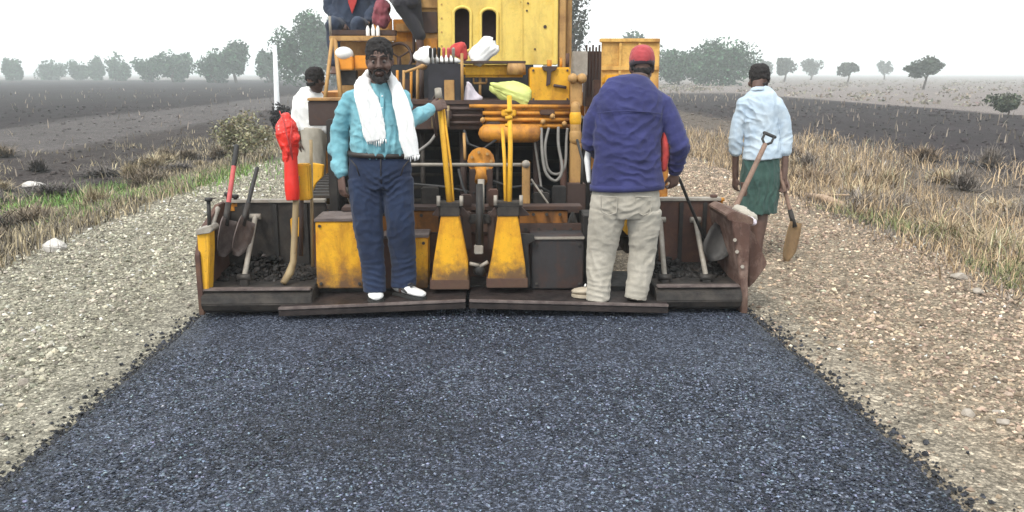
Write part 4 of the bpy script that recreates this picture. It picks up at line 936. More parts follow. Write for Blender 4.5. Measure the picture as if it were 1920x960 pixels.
# ================================================================== PEOPLE
ZF = Vector((0, 0, 1))
def rg_(px, py, Y, hw, dep):
    """ring centre in pixels; half width in pixels, half depth in metres"""
    p = at(px, py, Y); return p, (hw/ppm(p), dep)
def rings(b, L, n=20, side=(1, 0, 0), k=1.0, dome=False):
    q = [rg_(*r) for r in L]; b.tube([p for p, _ in q], [(r[0]*k, r[1]*k) for _, r in q], side, n=n, dome=dome); return b
def head(b, c, f, u=ZF, s=1.0):
    """chin at c; f forward, u up"""
    u = Vector(u).normalized(); f = (Vector(f)-u*Vector(f).dot(u)).normalized(); r = f.cross(u).normalized()
    T = lambda x, y, z: Vector(c)+(r*x+f*y+u*z)*s
    prof = [(-.004, .012, .012, .062), (.004, .028, .026, .056), (.022, .046, .050, .034), (.045, .055, .071, .016), (.07, .062, .083, .008), (.10, .067, .092, .0), (.13, .071, .096, -.004),
            (.16, .073, .098, -.006), (.19, .069, .091, -.008), (.214, .055, .073, -.010), (.230, .034, .046, -.012), (.237, .012, .014, -.012)]
    b.tube([T(0, y, z) for z, w_, d, y in prof], [(w_*s, d*s) for z, w_, d, y in prof], r, n=20)
    b.tube([T(0, .088, .128), T(0, .104, .104), T(0, .114, .086), T(0, .098, .078)], [.008*s, .011*s, .014*s, .012*s], n=8)
    for k in (-1, 1):
        b.ball(T(.014*k, .098, .083), .0105*s, 1); b.ball(T(.045*k, .058, .085), .026*s, 2)
        b.tube([T(.008*k, .096, .137), T(.030*k, .090, .140), T(.055*k, .066, .134)], [.008*s, .009*s, .006*s], n=8)
        b.tube([T(.072*k, -.006, .082), T(.078*k, -.010, .105), T(.077*k, -.012, .125), T(.070*k, -.006, .134)], [(.006*s, .012*s), (.007*s, .018*s), (.007*s, .02*s), (.005*s, .01*s)], r, n=8)
    b.tube([T(-.022, .078, .050), T(0, .088, .052), T(.022, .078, .050)], [.005*s, .009*s, .005*s], n=8)
    b.tube([T(-.020, .076, .040), T(0, .086, .039), T(.020, .076, .040)], [.005*s, .010*s, .005*s], n=8)
    return T, r, f, u, prof
def face_parts(T, r, f, root, s=1.0, beard=False, par=None):
    for k in (-1, 1):
        e = B().ball(T(.031*k, .0775, .114), .0110*s, 2).obj('eye', M['eye'], root); B().ball(T(.030*k, .0842, .113), .0062*s, 2).obj('iris', M['iris'], e)
        B().tube([T(.010*k, .100, .140), T(.031*k, .0985, .147), T(.055*k, .074, .141)], [.003*s, .0055*s, .003*s], n=6).obj('eyebrow', M['hair'], root, True)
    B().tube([T(-.018, .083, .0455), T(0, .0935, .0445), T(.018, .083, .0455)], [.003*s, .006*s, .003*s], n=8).obj('mouth', M['lips'], root, True)
    if beard:
        b = B(); b.tube([T(-.030, .080, .058), T(-.012, .094, .066), T(.012, .094, .066), T(.030, .080, .058)], [.006*s, .008*s, .008*s, .006*s], n=8)
        for k in (-1, 1): b.tube([T(.030*k, .080, .058), T(.034*k, .074, .035), T(.022*k, .076, .010)], [.006*s, .010*s, .012*s], n=8)
        for k in (-1, 1): b.tube([T(.066*k, .015, .085), T(.060*k, .03, .05), T(.040*k, .058, .015), T(.0, .078, -.005)], [.006*s, .009*s, .013*s, .018*s], n=8)
        b.ball(T(0, .078, .006), .024*s, 2)
        b.soft('beard', M['hair'], root, .006, 2, [(.003, (90, 90, 90), False, 3)])
def hair(T, r, f, u, prof, root, s=1.0, grow=.014, back=True, frontline=.165):
    b = B(); L = [p for p in prof if p[0] >= .10]; P, Q = [], []
    for z, w_, d, y in L:
        k = max(0, min(1, (z-.10)/(frontline-.10))); g = grow*(1 if z < .2 else 1.15)
        sh = (1-k)*(.055)                                   # the hair sits back from the face below the front line
        P.append(T(0, y-sh*.8, z+(g if z > .2 else 0))); Q.append(((w_+g*.75)*s, (d+g-sh*.62)*s))
    b.tube(P, Q, r, n=20)
    if back: b.tube([T(0, -.052, .06), T(0, -.058, .10)], [(.05*s, .042*s), (.062*s, .05*s)], r, n=16)
    return b.soft('hair', M['hair'], root, .007, 2, [(.006, (70, 70, 70), False, 5), (.004, (150, 150, 150), False, 9)])
def hand(b, wr, d, palm, curl=25, s=1.0, thumb=1, spread=.0):
    """five separate fingers; d along the hand, palm the way the palm faces, thumb = +1/-1 side"""
    d = Vector(d).normalized(); palm = (Vector(palm)-d*Vector(palm).dot(d)).normalized(); sd = d.cross(palm).normalized()*thumb; w0 = Vector(wr)
    b.tube([w0-d*.02*s, w0+d*.015*s, w0+d*.055*s, w0+d*.09*s], [(.026*s, .02*s), (.034*s, .019*s), (.042*s, .017*s), (.04*s, .014*s)], sd, n=12)
    for off, ln in ((.032, .072), (.011, .082), (-.011, .077), (-.031, .060)):
        p = w0+d*.086*s+sd*off*s; a = R(curl*.6); L = (.45, .31, .24); pts = [p-d*.02*s, p]
        for k in range(3):
            dd = (d*math.cos(a)+palm*math.sin(a)+sd*off*spread*10).normalized(); p = p+dd*ln*L[k]*s; pts.append(p); a += R(curl)
        b.tube(pts, [.0095*s, .0095*s, .009*s, .0082*s, .007*s], n=8)
    p = w0+d*.025*s+sd*.03*s; pts = [p-sd*.015*s]; a = R(38)
    for k, ln in enumerate((.038, .032, .026)):
        pts.append(p); dd = (d*math.cos(a)+sd*math.sin(a)*.8+palm*.45).normalized(); p = p+dd*ln*s; a -= R(14)
    pts.append(p); b.tube(pts, [.012*s, .013*s, .011*s, .0095*s, .0075*s], n=8)
def arm(b, P, rad, n=14): b.tube(P, rad, n=n, dome=True); [b.ball(P[i], (rad[i][0] if isinstance(rad[i], tuple) else rad[i])*.98, 2) for i in range(1, len(P)-1)]
def shoe(heel, toe, zb, w=.047, mat='shoe', root=None, sole='sole', h=.10, up=.06):
    heel, toe = Vector(heel), Vector(toe); heel.z = toe.z = zb; d = (toe-heel).normalized(); L = (toe-heel).length; sd = d.cross(ZF)
    b = B(); prof = [(0, .62, .55), (.04, .74, .9), (.25, .78, .95), (.42, .84, .80), (.62, .98, .55), (.8, .95, .46), (.93, .72, .38), (1.0, .34, .26)]
    pts, rr = [], []
    for t_, w_, hh in prof: pts.append(heel+d*L*t_+ZF*(.026+h*hh*.42)); rr.append((w*w_, h*hh*.46))
    b.tube(pts, rr, sd, n=14); b.tube([heel+d*L*.22+ZF*.05, heel+d*L*.2+ZF*(.05+up)], [(.038, .05), (.036, .045)], sd, n=12)
    o = b.soft('shoe', M[mat], root, .006, 2)
    pl = []; 
    for t_, w_, hh in prof: pl.append(heel+d*L*t_+sd*w*w_*1.06)
    for t_, w_, hh in prof[::-1]: pl.append(heel+d*L*t_-sd*w*w_*1.06)
    B().prism([p+ZF*.003 for p in pl], (0, 0, .024), .004).obj('sole', M[sole], o)
    lb = B()
    for k in range(4): 
        c = heel+d*L*(.36+.085*k)+ZF*(.026+h*(.86-.09*k)); lb.tube([c-sd*.024, c+ZF*.006, c+sd*.024], .007, n=6)
    lb.obj('lace', M['white' if mat != 'shoe' else 'rubber'], o, True)
    st = B()
    for k in (-1, 1): st.tube([heel+d*L*(.30)+sd*w*.80*k+ZF*(.032+h*.45), heel+d*L*.44+sd*w*.86*k+ZF*(.032+h*.3), heel+d*L*.58+sd*w*.94*k+ZF*(.035+h*.12)], [.006, .011, .006], n=6)
    st.obj('side_stripe', M['rubber' if mat == 'shoe' else 'khaki'], o, True); return o
def foot(b, heel, toe, zb, w=.042):
    heel, toe = Vector(heel), Vector(toe); heel.z = toe.z = zb; d = (toe-heel).normalized(); L = (toe-heel).length; sd = d.cross(ZF)
    b.tube([heel+ZF*.03, heel+d*L*.15+ZF*.038, heel+d*L*.45+ZF*.034, heel+d*L*.72+ZF*.022, heel+d*L*.86+ZF*.016], [(w*.6, .026), (w*.75, .036), (w*.85, .032), (w, .02), (w*.9, .013)], sd, n=12)
    for k in range(5):
        o = sd*w*(.8-.4*k); l_ = L*(.17-.016*k); p = heel+d*L*.82+o*.9+ZF*.013; b.tube([p, p+d*l_*.6, p+d*l_], [.011, .010, .007], n=6)
WR_SHIRT = [(.005, (5, 5, 4), False, 1), (.006, (4.5, 4.5, 7), True, 2), (.006, (11, 11, 4), True, 3), (.003, (14, 14, 24), True, 4)]
WR_TROU = [(.005, (4, 4, 3), False, 11), (.006, (4, 4, 6), True, 12), (.004, (10, 10, 2.2), True, 13), (.0025, (10, 10, 20), True, 14)]

def collar(root, mat, c, rad, f, h=.045, open_=.5):
    """a turned collar round the neck at c, open at the front"""
    f = Vector(f); r = f.cross(ZF).normalized(); b = B(); n = 22; A = np.linspace(open_, 6.283-open_, n)
    P = [Vector(c)+f*rad*math.cos(a)*1.0+r*rad*math.sin(a)+ZF*(.012*math.cos(a)*-1) for a in A]
    b.tube(P, [(.007, h*.55)]*n, None, n=8)
    return b.soft('collar', M[mat], root, .006, 1)

def man_teal():
    Y = 5.74; root = empty('person', (at(728, 560, Y).x, Y, .11), 'man in turquoise shirt with white scarf round his neck standing on the step plate', 'person')
    tor = [(709, 156, Y+.02, 22, .060), (709, 164, Y+.02, 34, .072), (708, 174, Y+.01, 46, .088), (708, 190, Y, 52, .104), (708, 220, Y-.005, 51, .114), (709, 250, Y-.01, 51, .118), (711, 270, Y-.012, 56, .128), (711, 282, Y-.01, 55, .122), (712, 292, Y-.005, 51, .108)]
    pel = [(711, 282, Y, 55, .114), (713, 305, Y, 58, .12), (714, 330, Y, 59, .116), (715, 352, Y, 57, .103)]
    lL = [(684, 335, Y, 32, .10), (688, 375, Y-.01, 30, .096), (691, 420, Y-.02, 26.5, .082), (696, 465, Y, 23, .07), (700, 505, Y+.01, 20.5, .064), (703, 546, Y+.0, 21, .068)]
    lR = [(744, 335, Y, 31, .10), (748, 375, Y-.01, 29.5, .096), (751, 420, Y-.01, 26.5, .082), (754, 465, Y+.03, 24, .07), (756, 500, Y+.06, 22, .064), (757, 536, Y+.06, 23, .068)]
    f = Vector((.06, -1, -.05)); c = at(714, 151, Y-.075); u = Vector((-.03, -.05, 1))
    sL, eL, wL = at(656, 186, Y+.01), at(636, 258, Y+.05), at(640, 326, Y-.03)
    sR, eR, wR = at(758, 188, Y+.02), at(764, 232, Y-.02), at(806, 205, Y+.24)
    b = B(); T, r, f_, u_, prof = head(b, c, f, u, 1.08)
    b.tube([at(709, 176, Y+.02), at(711, 150, Y+.0), at(712, 138, Y)], [.062, .058, .058], n=16)
    rings(b, tor[1:], k=.8); rings(b, pel, k=.8); rings(b, lL, k=.76); rings(b, lR, k=.76)
    for s_, e, w_ in ((sL, eL, wL), (sR, eR, wR)): arm(b, [s_.lerp(e, .1), e, w_], [.04, .038, .028])
    hand(b, wL+(wL-eL).normalized()*.02, Vector((.02, -.06, -1)), Vector((.7, .6, 0)), 34, 1.02, -1)
    hand(b, wR+(wR-eR).normalized()*.01, Vector((.9, .35, .35)), Vector((.2, .9, -.2)), 46, 1.0, 1)
    for L, dx in ((lL, 0), (lR, .03)): p = at(*L[-1][:3]); b.tube([p, Vector((p.x+dx*.3, p.y-.04, .17))], [.045, .04], n=12)
    b.soft('body', M['skin'], root, .0055, 4)
    face_parts(T, r, f_, root, 1.08, True); hair(T, r, f_, u_, prof, root, 1.08, .013, frontline=.178)
    b = rings(B(), tor); arm(b, [at(690, 170, Y+.015), at(663, 184, Y+.01), sL.lerp(eL, .35)+Vector((-.01, 0, 0)), eL, wL+(eL-wL)*.04], [.045, .062, .066, .061, .046]); arm(b, [at(730, 172, Y+.015), at(752, 186, Y+.015), eR, wR], [.045, .064, .060, .046])
    b.ball(eL+Vector((-.02, .01, -.07)), .06, 2); b.ball(wL+(eL-wL)*.22+Vector((-.012, 0, 0)), .054, 2)
    b.soft('shirt', M['teal'], root, .007, 5, WR_SHIRT, bands=[(eL, (.7, .2, .8), .075, .006, .10), (wL+(eL-wL)*.25, (.4, 0, 1), .05, .006, .07), (eR.lerp(wR, .4), (.8, .2, -.9), .07, .005, .12), (at(684, 200, Y-.1), (1, 0, .8), .055, .008, .13),
        (at(690, 272, Y-.12), (1, 0, .15), .045, .010, .13), (at(735, 272, Y-.12), (1, 0, -.2), .05, .010, .12), (at(675, 240, Y-.1), (.5, 0, 1), .06, .008, .13), (sL.lerp(eL, .4), (.3, 0, 1), .06, .007, .12)])
    tr_b = [(at(686, 435, Y-.08), (.25, 0, 1), .065, .005, .13), (at(752, 435, Y-.08), (-.3, 0, 1), .065, .005, .13), (at(702, 525, Y-.06), (.15, 0, 1), .042, .006, .11), (at(756, 515, Y), (-.2, 0, 1), .042, .006, .11), (at(702, 352, Y-.1), (.6, 0, 1), .04, .008, .11), (at(730, 352, Y-.1), (-.6, 0, 1), .04, .008, .11), (at(690, 395, Y-.1), (1, 0, .12), .07, .005, .2), (at(748, 395, Y-.1), (1, 0, -.1), .07, .005, .2)]
    cf = B(); cf.tube([wL+(eL-wL)*.1, wL-(eL-wL)*.04], [.046, .044], n=14); cf.obj('cuff', M['teal'], root, True)
    collar(root, 'teal', at(710, 163, Y+.005), .068, Vector((.05, -1, .0)), .05, .45)
    b = B(); yb = Y-.128; b.tube([at(717, 172, Y-.10), at(716, 200, Y-.122), at(716, 240, Y-.128), at(717, 284, Y-.138)], [(.014, .004)]*4, (1, 0, 0), n=8); pk = b.obj('placket', M['teal'], root, True)
    for k in range(5): B().ball(at(716.5, 180+22*k, Y-.118-.005*k), .006, 1).obj('button', M['white'], pk)
    b = rings(B(), pel); rings(b, lL); rings(b, lR); tz = b.soft('trousers', M['navy'], root, .007, 4, WR_TROU, bands=tr_b)
    for px_, k in ((668, 1), (757, -1)): B().tube([at(px_-10*k, 300, Y-.105), at(px_, 312, Y-.122), at(px_+6*k, 330, Y-.12)], .004, n=6).obj('pocket_seam', M['belt'], tz, True)
    B().tube([at(714, 292, Y-.127), at(714, 320, Y-.125), at(715, 345, Y-.112)], .0035, n=6).obj('fly_seam', M['belt'], tz, True)
    B().tube([rg_(711, 285, Y-.004, 59, .128)[0], rg_(711, 294, Y-.004, 59, .128)[0]], [rg_(711, 284, Y, 59.5, .130)[1]]*2, (1, 0, 0), n=28).obj('belt', M['belt'], root, True)
    # scarf: round the nape, two long bands down the front
    b = B()
    b.tube([at(684, 148, Y-.01), at(678, 160, Y-.06), at(688, 188, Y-.125), at(696, 220, Y-.138), at(703, 250, Y-.142), at(706, 264, Y-.144)], [(.045, .026), (.058, .028), (.077, .022), (.080, .02), (.078, .018), (.066, .012)], (1, .1, 0), n=16)
    b.tube([at(733, 146, Y-.0), at(741, 160, Y-.05), at(750, 190, Y-.115), at(758, 225, Y-.128), at(766, 262, Y-.135), at(773, 293, Y-.137)], [(.032, .026), (.042, .026), (.056, .022), (.058, .02), (.060, .017), (.050, .011)], (1, .1, 0), n=16)
    b.tube([at(682, 150, Y-.02), at(690, 141, Y+.05), at(711, 138, Y+.085), at(731, 141, Y+.05), at(735, 148, Y-.01)], [(.035, .022)]*5, (0, 0, 1), n=12)
    sc = b.soft('scarf', M['white'], root, .006, 2, bands=[(at(694, 210, Y-.15), (1, .2, .12), .045, .005, .25), (at(760, 230, Y-.14), (1, 0, .25), .04, .005, .28), (at(684, 165, Y-.08), (.6, .3, 1), .05, .004, .1)], wr=[(.005, (16, 6, 2.5), True, 21), (.002, (40, 12, 6), True, 23)])
    fr = B()
    for cx, yb_, hw, YY in ((706, 264, 17, Y-.146), (773, 293, 13, Y-.139)):
        for k in range(9):
            x = cx-hw+2*hw*k/8; fr.ptube([(x, yb_-3, YY), (x+RNG.uniform(-1.5, 1.5), yb_+7+RNG.uniform(-2, 4), YY-.003)], [.006, .003], 5)
    fr.obj('fringe', M['white'], sc, True)['kind'] = 'stuff'
    a = at(703, 548, Y+.02); shoe(a+Vector((-.02, .09, 0)), Vector((at(706, 566, 5.6).x, 5.625, 0)), .118, .056, 'shoe', root)
    a = at(750, 540, 5.84); shoe(Vector((a.x-.03, 5.84, 0)), Vector((at(796, 552, 5.68).x, 5.66, 0)), .132, .055, 'shoe', root)
    return root

def man_jacket():
    Y = 5.70; root = empty('person', (at(1160, 570, Y).x, Y, .1), 'man in blue jacket and red cap seen from behind on the right step plate', 'person')
    tor = [(1197, 146, Y+.13, 24, .062), (1195, 153, Y+.12, 36, .076), (1191, 164, Y+.10, 54, .096), (1186, 182, Y+.07, 63, .114), (1181, 212, Y+.045, 64, .124), (1177, 255, Y+.02, 64, .13), (1177, 295, Y+.0, 63, .132), (1176, 330, Y, 67, .148), (1176, 353, Y, 69, .155)]
    pel = [(1175, 335, Y, 54, .105), (1174, 350, Y, 60, .120), (1173, 366, Y-.005, 63, .132), (1172, 385, Y-.005, 65, .13), (1172, 405, Y, 61, .11)]
    lL = [(1141, 395, Y, 35, .105), (1135, 430, Y+.01, 31, .095), (1129, 470, Y+.02, 27, .08), (1125, 510, Y, 23.5, .07), (1122, 545, Y-.02, 22, .066), (1121, 562, Y-.02, 22, .07)]
    lR = [(1206, 395, Y, 33, .105), (1207, 430, Y+.01, 30, .095), (1206, 470, Y+.02, 27, .08), (1200, 510, Y+.01, 24, .07), (1194, 545, Y-.01, 22.5, .066), (1191, 560, Y-.01, 22.5, .07)]
    f = Vector((.12, 1, -.25)); c = at(1203, 160, Y+.27); u = Vector((.02, .22, 1))
    sL, eL, wL = at(1117, 205, Y+.09), at(1108, 268, Y+.10), at(1128, 292, Y+.36)
    sR, eR, wR = at(1250, 205, Y+.08), at(1275, 275, Y+.0), at(1266, 318, Y+.10)
    b = B(); T, r, f_, u_, prof = head(b, c, f, u, 1.04)
    b.tube([at(1196, 172, Y+.12), at(1198, 150, Y+.14), at(1199, 140, Y+.15)], [.064, .06, .058], n=16)
    rings(b, tor[1:], k=.8); rings(b, pel, k=.8); rings(b, lL, k=.74); rings(b, lR, k=.74)
    for s_, e, w_ in ((sL, eL, wL), (sR, eR, wR)): arm(b, [s_.lerp(e, .1), e, w_], [.04, .04, .03])
    hand(b, wR+(wR-eR).normalized()*.015, Vector((.05, .25, -1)), Vector((-.5, .75, 0)), 50, 1.05, -1)
    hand(b, wL, Vector((.3, 1, .1)), Vector((1, -.1, 0)), 45, 1.0, 1)
    b.soft('body', M['skin'], root, .0065, 2)
    face_parts(T, r, f_, root, 1.04); hair(T, r, f_, u_, prof, root, 1.04, .008)
    # cap: red crown, dark lower back, strap gap, visor
    L = [p for p in prof if p[0] >= .13]
    b = B(); b.tube([T(0, y-.004, z+.012+(.012 if z > .2 else 0)) for z, w_, d, y in L], [((w_+.012)*1.04, (d+.012)*1.04) for z, w_, d, y in L], r, n=22); cp = b.soft('cap', M['cap'], root, .006, 2, [(.002, (40, 40, 40), True, 3)])
    B().tube([T(0, -.008, .118), T(0, -.007, .152)], [(.085, .110), (.089, .114)], r, n=26).obj('band', M['capdark'], cp, True)
    B().prism([T(x, y, .142-.10*abs(x)) for x, y in ((-.07, .06), (-.06, .14), (-.03, .175), (.03, .175), (.06, .14), (.07, .06))], u_*.006, .002).obj('visor', M['cap'], cp)
    B().prism([T(.024*math.cos(a), -.112+.012*math.sin(a), .160+.030*math.sin(a)) for a in np.linspace(0, math.pi, 9)], f_*-.004, .001).obj('strap_opening', M['capdark'], cp); B().ball(T(0, -.012, .262), .008, 1).obj('button', M['cap'], cp)
    b = rings(B(), tor, 24); arm(b, [at(1165, 172, Y+.1), at(1130, 194, Y+.09), sL.lerp(eL, .4), eL, wL+(eL-wL)*.1], [.05, .072, .074, .066, .052]); arm(b, [at(1215, 172, Y+.1), at(1242, 195, Y+.08), sR.lerp(eR, .4), eR, wR+(eR-wR)*.05], [.05, .072, .074, .064, .052])
    jk = b.soft('jacket', M['jacket'], root, .0072, 5, bands=[(eL, (.5, 0, 1), .06, .0065, .13), (eR, (-.5, 0, 1), .065, .0065, .14), (wR+(eR-wR)*.2, wR-eR, .045, .007, .10), (at(1150, 265, Y-.12), (.45, 0, 1), .085, .008, .2), (at(1205, 285, Y-.12), (-.5, 0, 1), .08, .008, .2), (at(1180, 325, Y-.13), (.1, 0, 1), .055, .0065, .2), (at(1135, 225, Y-.05), (1, 0, .5), .06, .0065, .14), (at(1228, 225, Y-.05), (1, 0, -.5), .06, .0065, .14), (at(1178, 185, Y-.02), (.15, 0, 1), .07, .007, .16)], wr= [(.008, (3.5, 3.5, 3), False, 31), (.004, (3.2, 3.2, 6), True, 32), (.002, (9, 9, 4), True, 33), (.0015, (10, 10, 20), True, 34)])
    # yoke seam, hem band and cuffs stand proud
    B().tube([at(1120, 212, Y-.06), at(1150, 209, Y-.082), at(1180, 208, Y-.09), at(1215, 210, Y-.08), at(1243, 214, Y-.055)], [(.004, .004)]*5, n=6).obj('yoke_seam', M['jacket'], jk, True)
    p, q = rg_(1176, 344, Y, 70.5, .158), rg_(1176, 355, Y, 70.5, .158); B().tube([p[0], q[0]], [p[1], q[1]], (1, 0, 0), n=30).obj('hem_band', M['jacket'], jk, True)
    B().tube([wR+(eR-wR)*.18, wR+(eR-wR)*.0], [.054, .05], n=14).obj('cuff', M['jacket'], jk, True)
    collar(root, 'charcoal', at(1197, 152, Y+.13), .072, Vector((.1, 1, .1)), .05, .5)
    # red shirt showing under the right arm, white shirt tail at the left
    B().tube([at(1246, 238, Y+.07), at(1248, 275, Y+.05), at(1243, 315, Y+.06)], [(.03, .05), (.032, .05), (.02, .04)], (1, 0, 0), n=12, dome=True).soft('undershirt', M['redcloth'], root, .007, 2, WR_SHIRT[2:])
    B().tube([at(1105, 262, Y+.14), at(1101, 300, Y+.14), at(1104, 340, Y+.12)], [(.016, .03), (.022, .03), (.014, .02)], (1, 0, 0), n=10, dome=True).soft('shirt_tail', M['white'], root, .007, 2)
    b = rings(B(), pel); rings(b, lL); rings(b, lR); tz_b = [(at(1131, 455, Y-.07), (.4, 0, 1), .075, .0038, .14), (at(1206, 455, Y-.07), (-.4, 0, 1), .075, .0038, .14), (at(1122, 545, Y-.05), (.1, 0, 1), .045, .0038, .12), (at(1193, 545, Y-.05), (-.1, 0, 1), .045, .0038, .12), (at(1152, 400, Y-.11), (.6, 0, 1), .05, .0038, .13), (at(1193, 400, Y-.11), (-.6, 0, 1), .05, .0038, .13), (at(1135, 500, Y-.06), (1, 0, .2), .06, .005, .2), (at(1203, 500, Y-.06), (1, 0, -.2), .06, .005, .2)]
    for px_ in (1142, 1206): B().tube([at(px_-15, 368, Y-.14), at(px_+15, 369, Y-.14), at(px_+14, 398, Y-.125), at(px_, 404, Y-.12), at(px_-14, 397, Y-.125), at(px_-15, 368, Y-.14)], .004, n=6, cap=False).obj('pocket_seam', M['khaki'], root, True)
    b.soft('trousers', M['khaki'], root, .007, 4, bands=tz_b, wr=[(.007, (4, 4, 3), False, 41), (.0035, (4, 4, 5), True, 42), (.003, (10, 10, 2.2), True, 43), (.003, (10, 10, 20), True, 44)])
    a = at(1122, 560, Y); shoe(Vector((a.x+.06, 5.70, 0)), Vector((at(1078, 560, 5.72).x-.02, 5.75, 0)), .128, .054, 'shoetan', root, 'shoetan')
    a = at(1190, 560, Y); shoe(Vector((a.x, 5.66, 0)), Vector((a.x+.03, 5.92, 0)), .124, .054, 'shoetan', root, 'shoetan')
    return root

def man_wrap():
    Y = 7.85; gx = at(1425, 480, Y).x; zg = float(terr(np.array([gx]), np.array([Y]))[0])
    root = empty('person', (gx, Y, zg), 'bare headed man in pale blue shirt and green wrap walking away with a shovel', 'person')
    tor = [(1421, 164, Y+.02, 14, .052), (1422, 170, Y+.02, 22, .064), (1424, 180, Y+.01, 32, .078), (1426, 200, Y, 35, .092), (1427, 225, Y, 33, .096), (1428, 255, Y, 31, .10), (1429, 280, Y, 34, .12), (1429, 297, Y, 36, .13)]
    wrp = [(1428, 276, Y, 30, .100), (1427, 300, Y, 34, .118), (1425, 330, Y+.01, 36, .135), (1423, 365, Y+.02, 36, .14), (1421, 398, Y+.02, 36, .14)]
    lL = [(1406, 340, Y, 18, .08), (1406, 395, Y+.02, 12, .06), (1404, 416, Y+.04, 12.5, .062), (1406, 452, Y+.09, 8.5, .044), (1407, 468, Y+.1, 8, .038)]
    lR = [(1436, 340, Y, 18, .08), (1428, 395, Y, 13, .062), (1425, 416, Y-.01, 13.5, .064), (1422, 452, Y-.02, 9, .046), (1421, 470, Y-.02, 8.5, .04)]
    c = at(1421, 176, Y+.12); f = Vector((-.1, 1, -.1))
    sL, eL, wL = at(1388, 196, Y+.01), at(1379, 262, Y+.03), at(1379, 332, Y+.10)
    sR, eR, wR = at(1465, 198, Y+.01), at(1474, 262, Y+.0), at(1470, 335, Y-.04)
    b = B(); T, r, f_, u_, prof = head(b, c, f, ZF, 1.08)
    b.tube([at(1422, 180, Y+.02), at(1421, 162, Y+.035), at(1421, 152, Y+.05)], [.055, .05, .05], n=14)
    rings(b, tor[1:], k=.74); rings(b, wrp[:3], k=.7); rings(b, lL, 14); rings(b, lR, 14)
    for s_, e, w_ in ((sL, eL, wL), (sR, eR, wR)): arm(b, [s_.lerp(e, .25), e, w_], [.030, .034, .030])
    hand(b, wR, Vector((.05, -.02, -1)), Vector((-.6, -.75, 0)), 48, 1.0, -1)
    hand(b, wL, Vector((.0, .1, -1)), Vector((.8, .3, 0)), 35, 1.0, 1)
    for L in (lL, lR): p = at(*L[-1][:3]); foot(b, (p.x, p.y-.06, 0), (p.x-.01, p.y+.18, 0), zg+.005)
    b.soft('body', M['skin'], root, .0068, 2)
    face_parts(T, r, f_, root, 1.08); hair(T, r, f_, u_, prof, root, 1.08, .015)
    b = rings(B(), tor); arm(b, [at(1408, 179, Y+.02), at(1395, 192, Y+.01), sL.lerp(eL, .5), eL, eL.lerp(wL, .28)], [.045, .060, .062, .060, .058]); arm(b, [at(1440, 179, Y+.02), at(1456, 194, Y+.01), sR.lerp(eR, .5), eR, eR.lerp(wR, .28)], [.045, .060, .062, .060, .058])
    sh = b.soft('shirt', M['paleblue'], root, .0072, 5, bands=[(eL, (.6, 0, 1), .06, .005, .10), (eR, (-.6, 0, 1), .06, .005, .10), (at(1420, 225, Y-.1), (1, 0, .35), .085, .010, .2), (at(1445, 260, Y-.1), (1, 0, -.5), .07, .009, .15), (at(1405, 270, Y-.1), (.6, 0, 1), .07, .007, .15), (at(1405, 200, Y-.08), (.5, 0, 1), .06, .010, .12)], wr= [(.008, (4.5, 4.5, 3.4), False, 51), (.007, (6, 6, 2.6), True, 52), (.003, (5, 5, 11), True, 53), (.0015, (18, 18, 12), True, 54)])
    collar(sh, 'paleblue', at(1421, 168, Y+.02), .06, Vector((0, 1, 0)), .042, .5)
    rings(B(), wrp, 24).soft('wrap', M['green'], root, .0078, 2, bands=[(at(1420, 330, Y-.12), (1, 0, .08), .075, .012, .3), (at(1430, 380, Y-.12), (1, 0, -.05), .06, .012, .25)], wr=[(.008, (4, 4, 2.2), False, 61), (.010, (11, 11, 1.8), True, 62)])
    return root

